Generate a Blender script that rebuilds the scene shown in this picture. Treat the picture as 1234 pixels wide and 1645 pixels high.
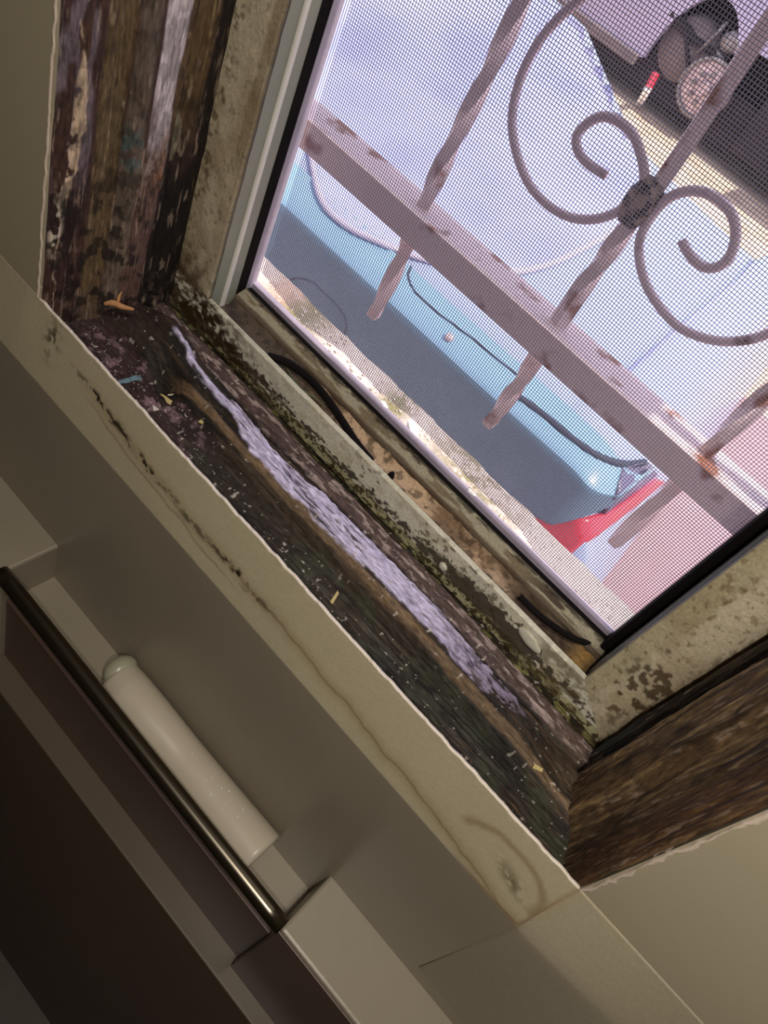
import bpy, bmesh, math, random
import numpy as np
from mathutils import Vector, Matrix
from mathutils.bvhtree import BVHTree
from mathutils.geometry import delaunay_2d_cdt
C = bpy.context.scene.collection
for o in list(bpy.data.objects): bpy.data.objects.remove(o)

# ------------------------------------------------------------------ camera, world, sun, exposure
U = 0.2            # one drawing unit indoors is 20 cm; the window wall stands one unit in front of the lens
EYE = 1.55         # lens height above the bathroom floor
PX = np.array([617., 822.]); FOC = 1200.
ROT = np.array([[0.6819, 0.6967, -0.2227], [0.6263, -0.3988, 0.6699], [0.3779, -0.5963, -0.7083]])  # image axes -> world
cd = bpy.data.cameras.new('camera'); cam = bpy.data.objects.new('camera', cd); C.objects.link(cam)
cd.sensor_fit = 'VERTICAL'; cd.sensor_height = 36.0; cd.lens = 36.0 * FOC / 1645.0
cd.shift_y = -(822.5 - 822.0) / 1645.0; cd.clip_start = 0.01; cd.clip_end = 100
Rm = Matrix(((ROT[0][0], -ROT[0][1], -ROT[0][2]), (ROT[1][0], -ROT[1][1], -ROT[1][2]), (ROT[2][0], -ROT[2][1], -ROT[2][2])))
q = Rm.to_quaternion(); q.normalize()
cam.rotation_mode = 'QUATERNION'; cam.rotation_quaternion = q; cam.location = (0, 0, EYE)
bpy.context.scene.camera = cam
sc = bpy.context.scene
sc.view_settings.view_transform = 'Standard'; sc.view_settings.look = 'None'
sc.view_settings.exposure = 0.0; sc.view_settings.gamma = 1.0; sc.view_settings.use_curve_mapping = False
wd = bpy.data.worlds.new('world'); sc.world = wd; wd.use_nodes = True
bgn = wd.node_tree.nodes['Background']; bgn.inputs[0].default_value = (0.74, 0.77, 1.0, 1); bgn.inputs[1].default_value = 2.0

def lamp(name, kind, loc, target, power, col, size=0.1):
    ld = bpy.data.lights.new(name, kind); o = bpy.data.objects.new(name, ld); C.objects.link(o)
    o.location = loc; ld.color = col; ld.energy = power
    if kind == 'AREA': ld.shape = 'DISK'; ld.size = size
    d = Vector(target) - Vector(loc); o.rotation_mode = 'QUATERNION'; o.rotation_quaternion = d.to_track_quat('-Z', 'Y')
    return o
sun = lamp('sun', 'SUN', (3, 1, 8), (3 - 0.50, 1 - 0.0, 8 - 0.84), 6.0, (1.0, 0.93, 0.86)); sun.data.angle = math.radians(0.8)
lamp('bathroom_lamp', 'AREA', (0.12, -0.12, 2.15), (0.05, 0.12, 1.0), 3.9, (1.0, 0.93, 0.82), 0.16)
lamp('lens_fill_light', 'AREA', (0.055, -0.03, EYE + 0.01), (0.0, 0.25, 1.2), 0.56, (1.0, 0.94, 0.84), 0.012)  # added fill beside the lens, brightens the window frame

# ------------------------------------------------------------------ helpers
def W(x, y, z): return (x * U, y * U, z * U + EYE)          # drawing units -> world metres
KO = 0.8
def O(x, y, z): return (x * KO, y * KO, z * KO + EYE)       # outdoor units -> world metres
def ray(px, py):
    return ROT @ np.array([px - PX[0], py - PX[1], FOC])
def on_y(px, py, y):
    r = ray(px, py); r = r / r[1] * y; return (r[0], y, r[2])
def on_z(px, py, z):
    r = ray(px, py); r = r / r[2] * z; return (r[0], r[1], z)

def _h(i, j, k, s):
    n = (i * 374761393 + j * 668265263 + k * 2147483647 + s * 974634777) & 0xffffffff
    n = ((n ^ (n >> 13)) * 1274126177) & 0xffffffff
    n = ((n ^ (n >> 16)) * 2246822519) & 0xffffffff
    return ((n ^ (n >> 15)) & 0xffffff) / float(0xffffff)
def vnoise(x, y, z=0.0, seed=0):
    x = np.asarray(x, float); y = np.asarray(y, float) + 0 * x; z = np.asarray(z, float) + 0 * x
    xi, yi, zi = np.floor(x), np.floor(y), np.floor(z)
    fx, fy, fz = x - xi, y - yi, z - zi
    fx, fy, fz = [f * f * (3 - 2 * f) for f in (fx, fy, fz)]
    xi, yi, zi = [a.astype(np.int64) + 1000 for a in (xi, yi, zi)]
    r = 0
    for a in (0, 1):
        for b in (0, 1):
            for c in (0, 1):
                w = (fx if a else 1 - fx) * (fy if b else 1 - fy) * (fz if c else 1 - fz)
                r = r + w * _h(xi + a, yi + b, zi + c, seed)
    return r
def fbm(x, y, z=0.0, seed=0, oct=4):
    r = 0; a = 0.5; t = 0
    for o in range(oct):
        f = 2 ** o; r = r + a * vnoise(x * f, y * f, np.asarray(z) * f, seed + o * 17); t += a; a *= 0.55
    return r / t
def ss(a, b, x):
    t = np.clip((x - a) / (b - a), 0, 1); return t * t * (3 - 2 * t)
def mix(c, d, t):
    d = np.asarray(d, float); t = np.asarray(t)[..., None]; return c * (1 - t) + d * t
def lin(r, g, b):
    f = lambda v: (v / 255) / 12.92 if v / 255 <= 0.04045 else ((v / 255 + 0.055) / 1.055) ** 2.4
    return np.array([f(r), f(g), f(b)])
def piecewise(x, xs, ys): return np.interp(x, xs, ys)

def link(name, me, mat=None, parent=None):
    o = bpy.data.objects.new(name, me); C.objects.link(o)
    if mat is not None: me.materials.append(mat)
    if parent is not None: o.parent = parent
    return o
def tag(o, label=None, cat=None, group=None, kind=None):
    if label: o['label'] = label
    if cat: o['category'] = cat
    if group: o['group'] = group
    if kind: o['kind'] = kind
    return o
def empty(name, loc, label=None, cat=None, group=None, kind=None):
    o = bpy.data.objects.new(name, None); C.objects.link(o); o.location = loc; o.empty_display_size = 0.02
    return tag(o, label, cat, group, kind)
def adopt(o, parent):
    o.parent = parent
    bpy.context.view_layer.update()
    o.matrix_parent_inverse = parent.matrix_world.inverted()
    return o
def child(parent, name, bm_or_me, mat, smooth=False):
    o = obj(name, bm_or_me, mat, smooth)
    o.parent = parent; o.matrix_parent_inverse = Matrix.Translation(-Vector(parent.location))
    return o
def obj(name, bm, mat, smooth=False):
    if isinstance(bm, bmesh.types.BMesh):
        me = bpy.data.meshes.new(name); bmesh.ops.recalc_face_normals(bm, faces=bm.faces); bm.to_mesh(me); bm.free()
    else: me = bm
    if smooth:
        me.polygons.foreach_set('use_smooth', [True] * len(me.polygons)); 
    return link(name, me, mat)

def grid_mesh(name, P, col=None, smooth=True):
    nu, nv = P.shape[:2]
    idx = np.arange(nu * nv).reshape(nu, nv)
    f = np.stack([idx[:-1, :-1], idx[1:, :-1], idx[1:, 1:], idx[:-1, 1:]], -1).reshape(-1, 4)
    me = bpy.data.meshes.new(name)
    me.vertices.add(nu * nv); me.vertices.foreach_set('co', P.reshape(-1).astype(np.float32))
    me.loops.add(len(f) * 4); me.loops.foreach_set('vertex_index', f.reshape(-1).astype(np.int32))
    me.polygons.add(len(f)); me.polygons.foreach_set('loop_start', np.arange(0, len(f) * 4, 4, dtype=np.int32))
    me.polygons.foreach_set('use_smooth', np.full(len(f), smooth))
    me.update(calc_edges=True)
    if col is not None:
        a = me.color_attributes.new('Col', 'FLOAT_COLOR', 'POINT')
        c4 = np.ones((nu * nv, 4), np.float32); c4[:, :3] = np.clip(col.reshape(-1, 3), 0, 1); a.data.foreach_set('color', c4.reshape(-1))
    return me

def new_mat(name):
    m = bpy.data.materials.new(name); m.use_nodes = True; nt = m.node_tree
    return m, nt, nt.nodes['Principled BSDF']
def mat(name, col, rough=0.6, metal=0.0, var=0.15, scale=30, bump=0.0, bscale=None, col2=None, thr=None, spec=0.5, coat=0):
    m, nt, b = new_mat(name)
    b.inputs['Roughness'].default_value = rough; b.inputs['Metallic'].default_value = metal
    b.inputs['Specular IOR Level'].default_value = spec; b.inputs['Coat Weight'].default_value = coat
    tc = nt.nodes.new('ShaderNodeTexCoord'); nz = nt.nodes.new('ShaderNodeTexNoise')
    nz.inputs['Scale'].default_value = scale; nz.inputs['Detail'].default_value = 6
    nt.links.new(tc.outputs['Object'], nz.inputs['Vector'])
    r = nt.nodes.new('ShaderNodeValToRGB'); nt.links.new(nz.outputs[0], r.inputs[0])
    c = np.array(col, float); c2 = np.array(col2, float) if col2 is not None else np.clip(c * (1 - 2 * var), 0, 1)
    lo, hi = thr if thr else (0.3, 0.7)
    r.color_ramp.elements[0].position = lo; r.color_ramp.elements[0].color = (*c2, 1)
    r.color_ramp.elements[1].position = hi; r.color_ramp.elements[1].color = (*c, 1)
    nt.links.new(r.outputs[0], b.inputs['Base Color'])
    if bump:
        n2 = nt.nodes.new('ShaderNodeTexNoise'); n2.inputs['Scale'].default_value = bscale or scale * 3; n2.inputs['Detail'].default_value = 5
        nt.links.new(tc.outputs['Object'], n2.inputs['Vector'])
        bp = nt.nodes.new('ShaderNodeBump'); bp.inputs['Strength'].default_value = bump; bp.inputs['Distance'].default_value = 0.002
        nt.links.new(n2.outputs[0], bp.inputs['Height']); nt.links.new(bp.outputs[0], b.inputs['Normal'])
    return m
def amat(name, rough=0.6, bump=0.5, bscale=900, stretch=(1, 1, 1), gain=0.5, spec=0.4, fine=700):
    """colour comes from the wear painted on the mesh; fine grain and relief from noise"""
    m, nt, b = new_mat(name)
    b.inputs['Roughness'].default_value = rough; b.inputs['Specular IOR Level'].default_value = spec
    a = nt.nodes.new('ShaderNodeAttribute'); a.attribute_name = 'Col'
    tc = nt.nodes.new('ShaderNodeTexCoord'); mp = nt.nodes.new('ShaderNodeMapping'); mp.inputs['Scale'].default_value = stretch
    nt.links.new(tc.outputs['Object'], mp.inputs['Vector'])
    nz = nt.nodes.new('ShaderNodeTexNoise'); nz.inputs['Scale'].default_value = fine; nz.inputs['Detail'].default_value = 4
    nt.links.new(mp.outputs[0], nz.inputs['Vector'])
    mr = nt.nodes.new('ShaderNodeMapRange'); mr.inputs[1].default_value = 0.3; mr.inputs[2].default_value = 0.7
    mr.inputs[3].default_value = 1 - gain; mr.inputs[4].default_value = 1 + gain * 0.7
    nt.links.new(nz.outputs[0], mr.inputs[0])
    mx = nt.nodes.new('ShaderNodeMix'); mx.data_type = 'RGBA'; mx.blend_type = 'MULTIPLY'; mx.inputs[0].default_value = 1
    nt.links.new(a.outputs['Color'], mx.inputs[6]); nt.links.new(mr.outputs[0], mx.inputs[7])
    nt.links.new(mx.outputs[2], b.inputs['Base Color'])
    n2 = nt.nodes.new('ShaderNodeTexNoise'); n2.inputs['Scale'].default_value = bscale; n2.inputs['Detail'].default_value = 5
    nt.links.new(mp.outputs[0], n2.inputs['Vector'])
    bp = nt.nodes.new('ShaderNodeBump'); bp.inputs['Strength'].default_value = bump; bp.inputs['Distance'].default_value = 0.001
    nt.links.new(n2.outputs[0], bp.inputs['Height']); nt.links.new(bp.outputs[0], b.inputs['Normal'])
    return m

def box_bm(lo, hi, bevel=0.0, bm=None, T=W, seg=2):
    bm = bm or bmesh.new()
    a, b = T(*lo), T(*hi)
    lo2 = [min(p, q2) for p, q2 in zip(a, b)]; hi2 = [max(p, q2) for p, q2 in zip(a, b)]
    r = bmesh.ops.create_cube(bm, size=1.0)
    for v in r['verts']:
        v.co = Vector([lo2[i] + (v.co[i] + 0.5) * (hi2[i] - lo2[i]) for i in range(3)])
    if bevel:
        ed = list({e for v in r['verts'] for e in v.link_edges})
        bmesh.ops.bevel(bm, geom=ed, offset=bevel, segments=seg, affect='EDGES', profile=0.5)
    return bm
def tube_bm(pts, r, n=10, bm=None, sq=False, twist=0.0, caps=True, closed=False):
    """sweep along pts (world); r may be a list; square section when sq, turned by twist per point"""
    bm = bm or bmesh.new(); pts = [Vector(p) for p in pts]
    N = len(pts); rs = r if hasattr(r, '__len__') else [r] * N
    t0 = (pts[1] - pts[0]).normalized(); up = Vector((0, 1, 0)) if abs(t0.y) < 0.9 else Vector((1, 0, 0))
    s = t0.cross(up).normalized(); rings = []
    for i, p in enumerate(pts):
        t = (pts[min(i + 1, N - 1)] - pts[max(i - 1, 0)]).normalized()
        s = (s - t * s.dot(t)).normalized(); w = t.cross(s); ring = []
        m = 4 if sq else n
        for k in range(m):
            a = 2 * math.pi * (k + (0.5 if sq else 0)) / m + (twist[i] if hasattr(twist, '__len__') else twist * i)
            rr = rs[i] * (1.414 if sq else 1)
            ring.append(bm.verts.new(p + s * (math.cos(a) * rr) + w * (math.sin(a) * rr)))
        rings.append(ring)
    m = len(rings[0])
    for i in range(N - 1):
        for k in range(m): bm.faces.new((rings[i][k], rings[i][(k + 1) % m], rings[i + 1][(k + 1) % m], rings[i + 1][k]))
    if caps: bm.faces.new(rings[0]); bm.faces.new(rings[-1][::-1])
    return bm
def smooth_pts(pts, n=8):
    P = [Vector(p) for p in pts]; out = []
    for i in range(len(P) - 1):
        a = P[max(i - 1, 0)]; b = P[i]; c = P[i + 1]; d = P[min(i + 2, len(P) - 1)]
        for k in range(n):
            t = k / n
            out.append(0.5 * ((2 * b) + (c - a) * t + (2 * a - 5 * b + 4 * c - d) * t * t + (3 * b - a - 3 * c + d) * t ** 3))
    out.append(P[-1]); return out
def prism_bm(poly, y0, y1, bm=None, T=W, axis='y'):
    bm = bm or bmesh.new(); A = []; B = []
    for (a, b) in poly:
        if axis == 'y': A.append(bm.verts.new(T(a, y0, b))); B.append(bm.verts.new(T(a, y1, b)))
        if axis == 'x': A.append(bm.verts.new(T(y0, a, b))); B.append(bm.verts.new(T(y1, a, b)))
        if axis == 'z': A.append(bm.verts.new(T(a, b, y0))); B.append(bm.verts.new(T(a, b, y1)))
    n = len(poly); bm.faces.new(A); bm.faces.new(B[::-1])
    for i in range(n): bm.faces.new((A[i], B[i], B[(i + 1) % n], A[(i + 1) % n]))
    return bm
def rock_bm(c, size, seed, rough=0.3, sub=2):
    bm = bmesh.new(); bmesh.ops.create_icosphere(bm, subdivisions=sub, radius=1)
    rn = random.Random(seed); k = [rn.uniform(-9, 9) for _ in range(3)]
    for v in bm.verts:
        n = float(fbm(v.co.x * 1.3 + k[0], v.co.y * 1.3 + k[1], v.co.z * 1.3 + k[2], seed, 3)) - 0.5
        v.co *= 1 + n * 2 * rough
        v.co = Vector((c[0] + v.co.x * size[0], c[1] + v.co.y * size[1], c[2] + v.co.z * size[2]))
    return bm

# ------------------------------------------------------------------ materials
M_wall = mat('wall_paint', lin(176, 164, 140), 0.5, var=0.04, scale=6, bump=0.03, bscale=500)
M_tub = mat('tub_surround', lin(152, 142, 125), 0.35, var=0.07, scale=9, bump=0.06, bscale=250)
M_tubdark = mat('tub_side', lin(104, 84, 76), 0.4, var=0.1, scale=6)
M_tubmid = mat('tub_rim', lin(96, 84, 70), 0.4, var=0.08, scale=6)
M_wood = amat('rotten_wood', 0.7, 0.9, 500, (0.25, 1, 1), 0.55)
M_woodv = amat('rotten_wood_upright', 0.65, 0.9, 500, (1, 1, 0.22), 0.5)
M_flange = amat('frame_paint', 0.5, 0.25, 500, (1, 1, 1), 0.18)
M_apron = amat('apron_paint', 0.5, 0.12, 350, (1, 1, 1), 0.07)
M_ledge = amat('concrete_ledge', 0.9, 0.4, 400, (1, 1, 1), 0.2)
M_alu = mat('aluminium_frame', lin(150, 152, 138), 0.4, 0.0, 0.06, 20, 0.05, 200)
M_aluw = mat('bright_frame_edge', lin(176, 164, 182), 0.5, 0.0, 0.10, 60, 0.2, 300)
M_rib = mat('pale_bead', lin(236, 230, 222), 0.35, 0.0, 0.04, 20)
M_seal = mat('black_rubber', lin(20, 15, 15), 0.85, var=0.2, scale=50, spec=0.15)
M_mesh = mat('screen_wire', lin(128, 122, 146), 0.6, var=0.1, scale=50)
M_bar = mat('grille_paint', lin(228, 204, 202), 0.55, 0.0, scale=42, bump=0.5, bscale=300, col2=lin(142, 84, 50), thr=(0.35, 0.43))
M_scroll = mat('scroll_paint', lin(212, 188, 192), 0.5, 0.0, scale=60, bump=0.4, bscale=300, col2=lin(110, 74, 58), thr=(0.3, 0.42))
M_collar = mat('rusty_weld', lin(156, 134, 116), 0.8, 0.0, scale=160, bump=1.0, bscale=400, col2=lin(30, 22, 20), thr=(0.42, 0.56))
M_chrome = mat('steel_bar', lin(112, 104, 92), 0.28, 1.0, 0.05, 20)
M_bottle = mat('bottle_plastic', lin(196, 184, 166), 0.35, var=0.03, scale=10)
M_cap = mat('cap_plastic', lin(166, 164, 142), 0.3, var=0.05, scale=20)
M_capd = mat('cap_slot', lin(40, 46, 36), 0.5)
M_drop = mat('water_bead', lin(225, 225, 220), 0.08, var=0.02)
M_car = mat('car_paint_blue', lin(160, 172, 204), 0.3, 0.0, 0.03, 3, coat=0.4)
M_bumper_lit = mat('bumper_top_skylit', lin(130, 166, 192), 0.3, 0.0, 0.03, 3, coat=0.4)  # bumper top, paler than its face: skylight put into the colour
M_bumper = mat('bumper_blue', lin(86, 114, 132), 0.45, 0.0, 0.05, 4)
M_glass = mat('sky_painted_glass', lin(184, 188, 228), 0.25, 0.0, scale=1.6, col2=lin(140, 142, 198), thr=(0.35, 0.62), coat=0.5)  # opaque lavender streaks: sky reflection painted into the glass
M_glassd = mat('dark_corner_plastic', lin(104, 96, 120), 0.4, var=0.1, scale=6)
M_sealc = mat('window_seal', lin(206, 192, 212), 0.4, var=0.05)
M_red = mat('tail_lamp_red', lin(214, 40, 58), 0.3, var=0.06, scale=8, coat=0.5)
M_line = mat('panel_gap', lin(44, 50, 66), 0.7, var=0.05)
M_pink = mat('pink_paving', lin(178, 142, 142), 0.9, var=0.06, scale=5, bump=0.3, bscale=60)
M_tan = mat('sandy_ground', lin(214, 188, 160), 0.95, scale=3.5, bump=0.5, bscale=40, col2=lin(178, 148, 124), thr=(0.3, 0.6))
M_silver = mat('silver_paint', lin(176, 164, 188), 0.35, 0.1, 0.06, 3, coat=0.3)
M_dark = mat('dark_underbody', lin(40, 30, 32), 0.9, var=0.2, scale=8)
M_tyre = mat('tyre_rubber', lin(34, 32, 34), 0.85, var=0.15, scale=20)
M_rim = mat('rim_metal', lin(214, 190, 190), 0.35, 0.5, 0.25, 14)
M_metalp = mat('suspension_metal', lin(150, 140, 136), 0.5, 0.4, 0.3, 12)
M_liner = mat('arch_liner', lin(122, 106, 104), 0.8, var=0.12, scale=9)
M_ext = mat('outer_wall_render', lin(206, 190, 180), 0.9, var=0.1, scale=12, bump=0.5, bscale=120)
M_stone = mat('white_chip', lin(246, 244, 244), 0.8, var=0.05, scale=60)
M_wchip = mat('yellow_chip', lin(204, 184, 124), 0.7, var=0.1, scale=300)
M_wwchip = mat('pale_chip', lin(222, 214, 200), 0.7, var=0.08, scale=300)
M_blue = mat('blue_flake', lin(110, 142, 150), 0.7, col2=lin(90, 80, 110), scale=400, thr=(0.35, 0.5))
M_splint = mat('splinter_wood', lin(196, 142, 92), 0.7, var=0.18, scale=200)
M_blob = mat('sealant', lin(212, 208, 190), 0.3, var=0.1, scale=120)
M_moss = mat('moss', lin(122, 118, 58), 0.95, scale=300, col2=lin(150, 132, 112), thr=(0.42, 0.6))
M_leaf = mat('dry_leaf', lin(96, 100, 72), 0.8, var=0.2, scale=120)

# ------------------------------------------------------------------ measures of the window (drawing units from the lens)
XL, XR, Z0, ZT = -1.487, 0.487, -1.441, 0.62      # opening in the wall
YF = 1.42; FL, FR, FB, FT = -1.447, 0.379, -1.534, 0.60   # outer outline of the metal frame
GL, GR, GB = -1.303, 0.222, -1.407                 # its inner outline
YO = 1.60                                          # outer face of the wall

# --- front wall of the bathroom: four boards around the opening
def wall_piece(name, lo, hi, m=M_wall, T=W):
    return tag(obj(name, box_bm(lo, hi, T=T), m), kind='structure')
YB = 0.957  # wall below the apron stands a little proud
XW0, XW1 = -6.0, 5.0; ZC = 4.25; ZFLOOR = -EYE / U
bm = box_bm((XW0, 1.0, Z0 - 0.3), (XL - 0.035, YO, ZC)); box_bm((XL - 0.035, 1.0, Z0 - 0.02), (XL, 1.03, ZC), bm=bm)
w = tag(obj('wall_left', bm, M_wall), kind='structure')
bm = box_bm((XR + 0.035, 1.0, Z0 - 0.3), (XW1, YO, ZC)); box_bm((XR, 1.0, Z0 - 0.02), (XR + 0.035, 1.03, ZC), bm=bm)
tag(obj('wall_right', bm, M_wall), kind='structure')
tag(obj('wall_top', box_bm((XL - 0.035, 1.0, ZT), (XR + 0.035, YO, ZC)), M_wall), kind='structure')

def apron_surface():
    # sloping board between the chipped edge and the wall below; colour carries the damp stains
    nu, nv = 620, 90
    u = np.concatenate([np.linspace(XW0, XL - 0.3, 6), np.linspace(XL - 0.27, XL - 0.01, 24), np.linspace(XL, XR, nu - 60), np.linspace(XR + 0.004, XR + 0.3, 24), np.linspace(XR + 0.4, XW1, 6)])[:, None]; v = np.linspace(0, 1, nv)[None, :]
    X = u + 0 * v; far_r = (u > XR + 0.002); Zz = Z0 + (np.where(far_r, -2.22, -1.668) - Z0) * v + 0 * u
    wf = ss(XR, XR + 0.45, X) * far_r; Y = (1 - wf) * (1.0 - 0.043 * np.clip((Z0 - Zz) / 0.227, 0, 1)) + wf * (1.0 - 0.043 * ss(0, 1, v))
    mid_ = ss(XL - .004, XL, X) * (1 - ss(XR, XR + .004, X)); edge = (fbm(X * 30, 0 * X, 0, 5, 3) - 0.5) * 0.010 * (1 - ss(0, 0.08, v)) * mid_ + 0.004 * (1 - mid_) * (1 - v)
    Zz = Zz + edge + 0.004 * ss(0, 0.05, v) * 0
    base = np.zeros((nu, nv, 3)) + lin(182, 170, 143)
    base = base * (0.93 + 0.14 * fbm(X * 4, Zz * 6, 0, 3)[..., None])
    # centre line of the stain, as fraction of the board's height along its length
    xs = [-1.5, -1.36, -1.2, -1.02, -0.85, -0.7, -0.5, -0.35, -0.1, 0.2, 0.36, 0.5]
    ys = [0.30, 0.34, 0.38, 0.50, 0.56, 0.60, 0.60, 0.62, 0.70, 0.80, 0.93, 0.98]
    cl = piecewise(X, xs, ys); d = v - cl + (fbm(X * 14, 0 * X, 0, 8, 3) - 0.5) * 0.10
    halo = np.exp(-(d / 0.10) ** 2) * ss(-1.36, -1.1, X)
    base = mix(base, lin(140, 118, 84), halo * 0.42)
    second = v - cl - 0.17 + (fbm(X * 9, 0 * X, 0, 18, 3) - 0.5) * 0.12
    base = mix(base, lin(120, 98, 66), np.exp(-(second / 0.018) ** 2) * ss(-1.3, -1.1, X) * (1 - ss(-0.65, -0.5, X)) * 0.5)
    th = np.exp(-(d / 0.016) ** 2) * ss(-0.72, -0.6, X)
    base = mix(base, lin(112, 86, 58), th * (0.35 + 0.4 * fbm(X * 30, v * 5, 0, 4)))
    sp = fbm(X * 55, Zz * 75, 0, 31, 4)
    dens = np.exp(-(d / 0.055) ** 2) * (np.exp(-((X + 1.18) / 0.10) ** 2) + 0.9 * np.exp(-((X + 0.97) / 0.12) ** 2) + 1.0 * np.exp(-((X + 0.56) / 0.11) ** 2) + 0.5 * np.exp(-((X + 0.76) / 0.08) ** 2))
    base = mix(base, lin(48, 38, 26), np.clip(ss(0.56, 0.42, sp + 0.0) * dens * 1.3, 0, 1) * ss(0.25, 0.5, dens + 0.2))
    dens2 = np.exp(-(((X + 1.40) / 0.03) ** 2 + ((v - 0.30) / 0.25) ** 2))
    base = mix(base, lin(52, 38, 28), dens2 * ss(0.5, 0.4, sp) * 0.9)
    # curved tide mark near the right end, as read off the wall
    ex, ey = (X - 0.36) / 0.14, (v - 0.62) / 0.40
    rr = np.sqrt(ex ** 2 + ey ** 2) + (fbm(X * 20, v * 4, 0, 9) - 0.5) * 0.15
    base = mix(base, lin(126, 100, 62), np.exp(-((rr - 0.9) / 0.10) ** 2) * 0.55 * ss(0.15, 0.25, X) * ss(-0.2, 0.1, -ey + 0.3 * ex))
    base = mix(base, lin(100, 84, 58), np.exp(-(((X - 0.40) / 0.05) ** 2 + ((v - 0.6 - (X - 0.4) * 1.5) / 0.09) ** 2)) * ss(0.62, 0.45, sp) * 0.8)
    base = mix(base, lin(110, 76, 42), np.exp(-((v - 0.985) / 0.02) ** 2) * ss(0.25, 0.36, X) * 0.8)
    base = mix(base, lin(232, 218, 204), (1 - ss(0.0, 0.016, v + (fbm(X * 60, 0 * X, 0, 77, 2) - 0.5) * 0.02)) * 0.9 * mid_)
    base = mix(base, lin(150, 122, 84), np.exp(-((X - XR) / 0.006) ** 2) * 0.6 * (Zz > -1.675))
    base = mix(base, lin(176, 164, 140), ss(XR, XR + 0.01, X)); base = mix(base, lin(152, 142, 125), far_r * ss(-1.6, -1.72, Zz) * (1 - ss(XR + 0.1, XR + 1.2, X))); base = mix(base, lin(176, 164, 140), (1 - ss(XL - .06, XL - .04, X)) * 0.8)
    P = np.stack([X * U, Y * U, Zz * U + EYE], -1)
    # turn the top over the edge: two extra columns
    back = P[:, :1].copy(); back[:, :, 1] += 0.0004 + 0.0012 * mid_[:, :1]; low = back.copy(); low[:, :, 2] -= 0.02 * mid_[:, :1]; low[:, :, 1] += 0.0006
    P = np.concatenate([low, back, P], 1); cedge = np.zeros((nu, 2, 3)) + lin(176, 164, 140); cedge = mix(cedge, lin(230, 216, 202), mid_[:, :1] + np.zeros((nu, 2)))
    col = np.concatenate([cedge, base], 1)
    o = obj('baseboard_window', grid_mesh('baseboard_window', P, col), M_apron); tag(o, kind='structure')
    return o
ap = apron_surface(); ap.name = 'trim_1'

# lower wall with ledge and the recessed soap niche
ZL = -2.28; YLf = 0.752; RX0, RX1 = -1.235, 0.150; ZR = -2.475; ZLB = -2.87; YT = 0.690
bm = box_bm((XW0, YB + 0.0004, ZR - 0.05), (XR + 0.002, 1.02, -1.664)); box_bm((XR + 0.002, YB + 0.0004, ZR - 0.05), (XW1, 1.02, -2.215), bm=bm)
box_bm((XW0, 1.0, ZFLOOR), (XW1, YO + 0.16, Z0 - 0.3), bm=bm)
tag(obj('wall_lower', bm, M_tub), kind='structure')
bm = box_bm((XW0, YLf, ZLB), (RX0, YB + 0.01, ZL), 0.002); tag(obj('trim_2', bm, M_tub), kind='structure')
bm = box_bm((RX1, YLf, ZLB), (XW1, YB + 0.01, ZL), 0.002); tag(obj('trim_3', bm, M_tub), kind='structure')
bm = box_bm((RX0 - 0.01, 0.790, ZLB), (RX1 + 0.01, YB + 0.01, ZR), 0.0015); tag(obj('trim_4', bm, M_tub), kind='structure')
bm = box_bm((XW0, YT, ZLB - 0.25), (XW1, 1.0, ZLB), 0.0015); tag(obj('trim_5', bm, M_tubmid), kind='structure')
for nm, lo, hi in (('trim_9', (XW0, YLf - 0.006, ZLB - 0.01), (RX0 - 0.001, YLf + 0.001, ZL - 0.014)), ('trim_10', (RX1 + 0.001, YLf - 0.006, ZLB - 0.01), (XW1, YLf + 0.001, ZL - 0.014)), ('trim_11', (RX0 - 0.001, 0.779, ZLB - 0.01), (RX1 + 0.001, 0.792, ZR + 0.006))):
    tag(obj(nm, box_bm(lo, hi, 0.0005), M_tubdark), kind='structure')  # dark plates added on the ledge fronts to deepen their shade
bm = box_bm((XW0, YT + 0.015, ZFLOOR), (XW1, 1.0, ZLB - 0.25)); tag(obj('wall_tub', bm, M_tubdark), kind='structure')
# rest of the bathroom
tag(obj('floor', box_bm((XW0, -7, ZFLOOR - 0.2), (XW1, 1.0, ZFLOOR)), mat('floor_vinyl', lin(110, 98, 88), 0.5, var=0.1)), kind='structure')
tag(obj('ceiling', box_bm((XW0 - .3, -7.3, ZC), (XW1 + .3, YO, ZC + 0.2)), M_wall), kind='structure')
tag(obj('wall_back', box_bm((XW0, -7.2, ZFLOOR), (XW1, -7, ZC)), M_wall), kind='structure')
tag(obj('wall_west', box_bm((XW0 - 0.2, -7, ZFLOOR), (XW0, YO, ZC)), M_wall), kind='structure')
tag(obj('wall_east', box_bm((XW1, -7, ZFLOOR), (XW1 + 0.2, YO, ZC)), M_wall), kind='structure')

# chipped plaster lips up both sides of the opening
def lip(name, x, z0, z1, sgn):
    n = 260; Z = np.linspace(z0, z1, n)[:, None]; k = np.linspace(0, 1, 7)[None, :]
    j = (fbm(Z * 26, 0 * Z, 0, 40 + sgn, 3) - 0.5) * 0.012
    wd_ = 0.009 + (fbm(Z * 45, 0 * Z, 3, 50 + sgn, 4) - 0.5) * 0.020
    X = x - sgn * 0.002 + sgn * (-(wd_) * k) + 0 * Z + j * (1 - k); Y = 1.0 - 0.004 * np.sin(k * math.pi) - 0.0006 + 0 * Z; Y = np.where(k < 0.1, 1.02, Y)
    P = np.stack([X * U, Y * U, (Z + 0 * k) * U + EYE], -1); col = np.zeros(P.shape) + lin(216, 198, 180)
    o = obj(name, grid_mesh(name, P, col), M_apron); return tag(o, kind='structure')
lip('trim_6', XL, Z0, ZT, 1); lip('trim_7', XR, Z0, ZT, -1)

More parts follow.
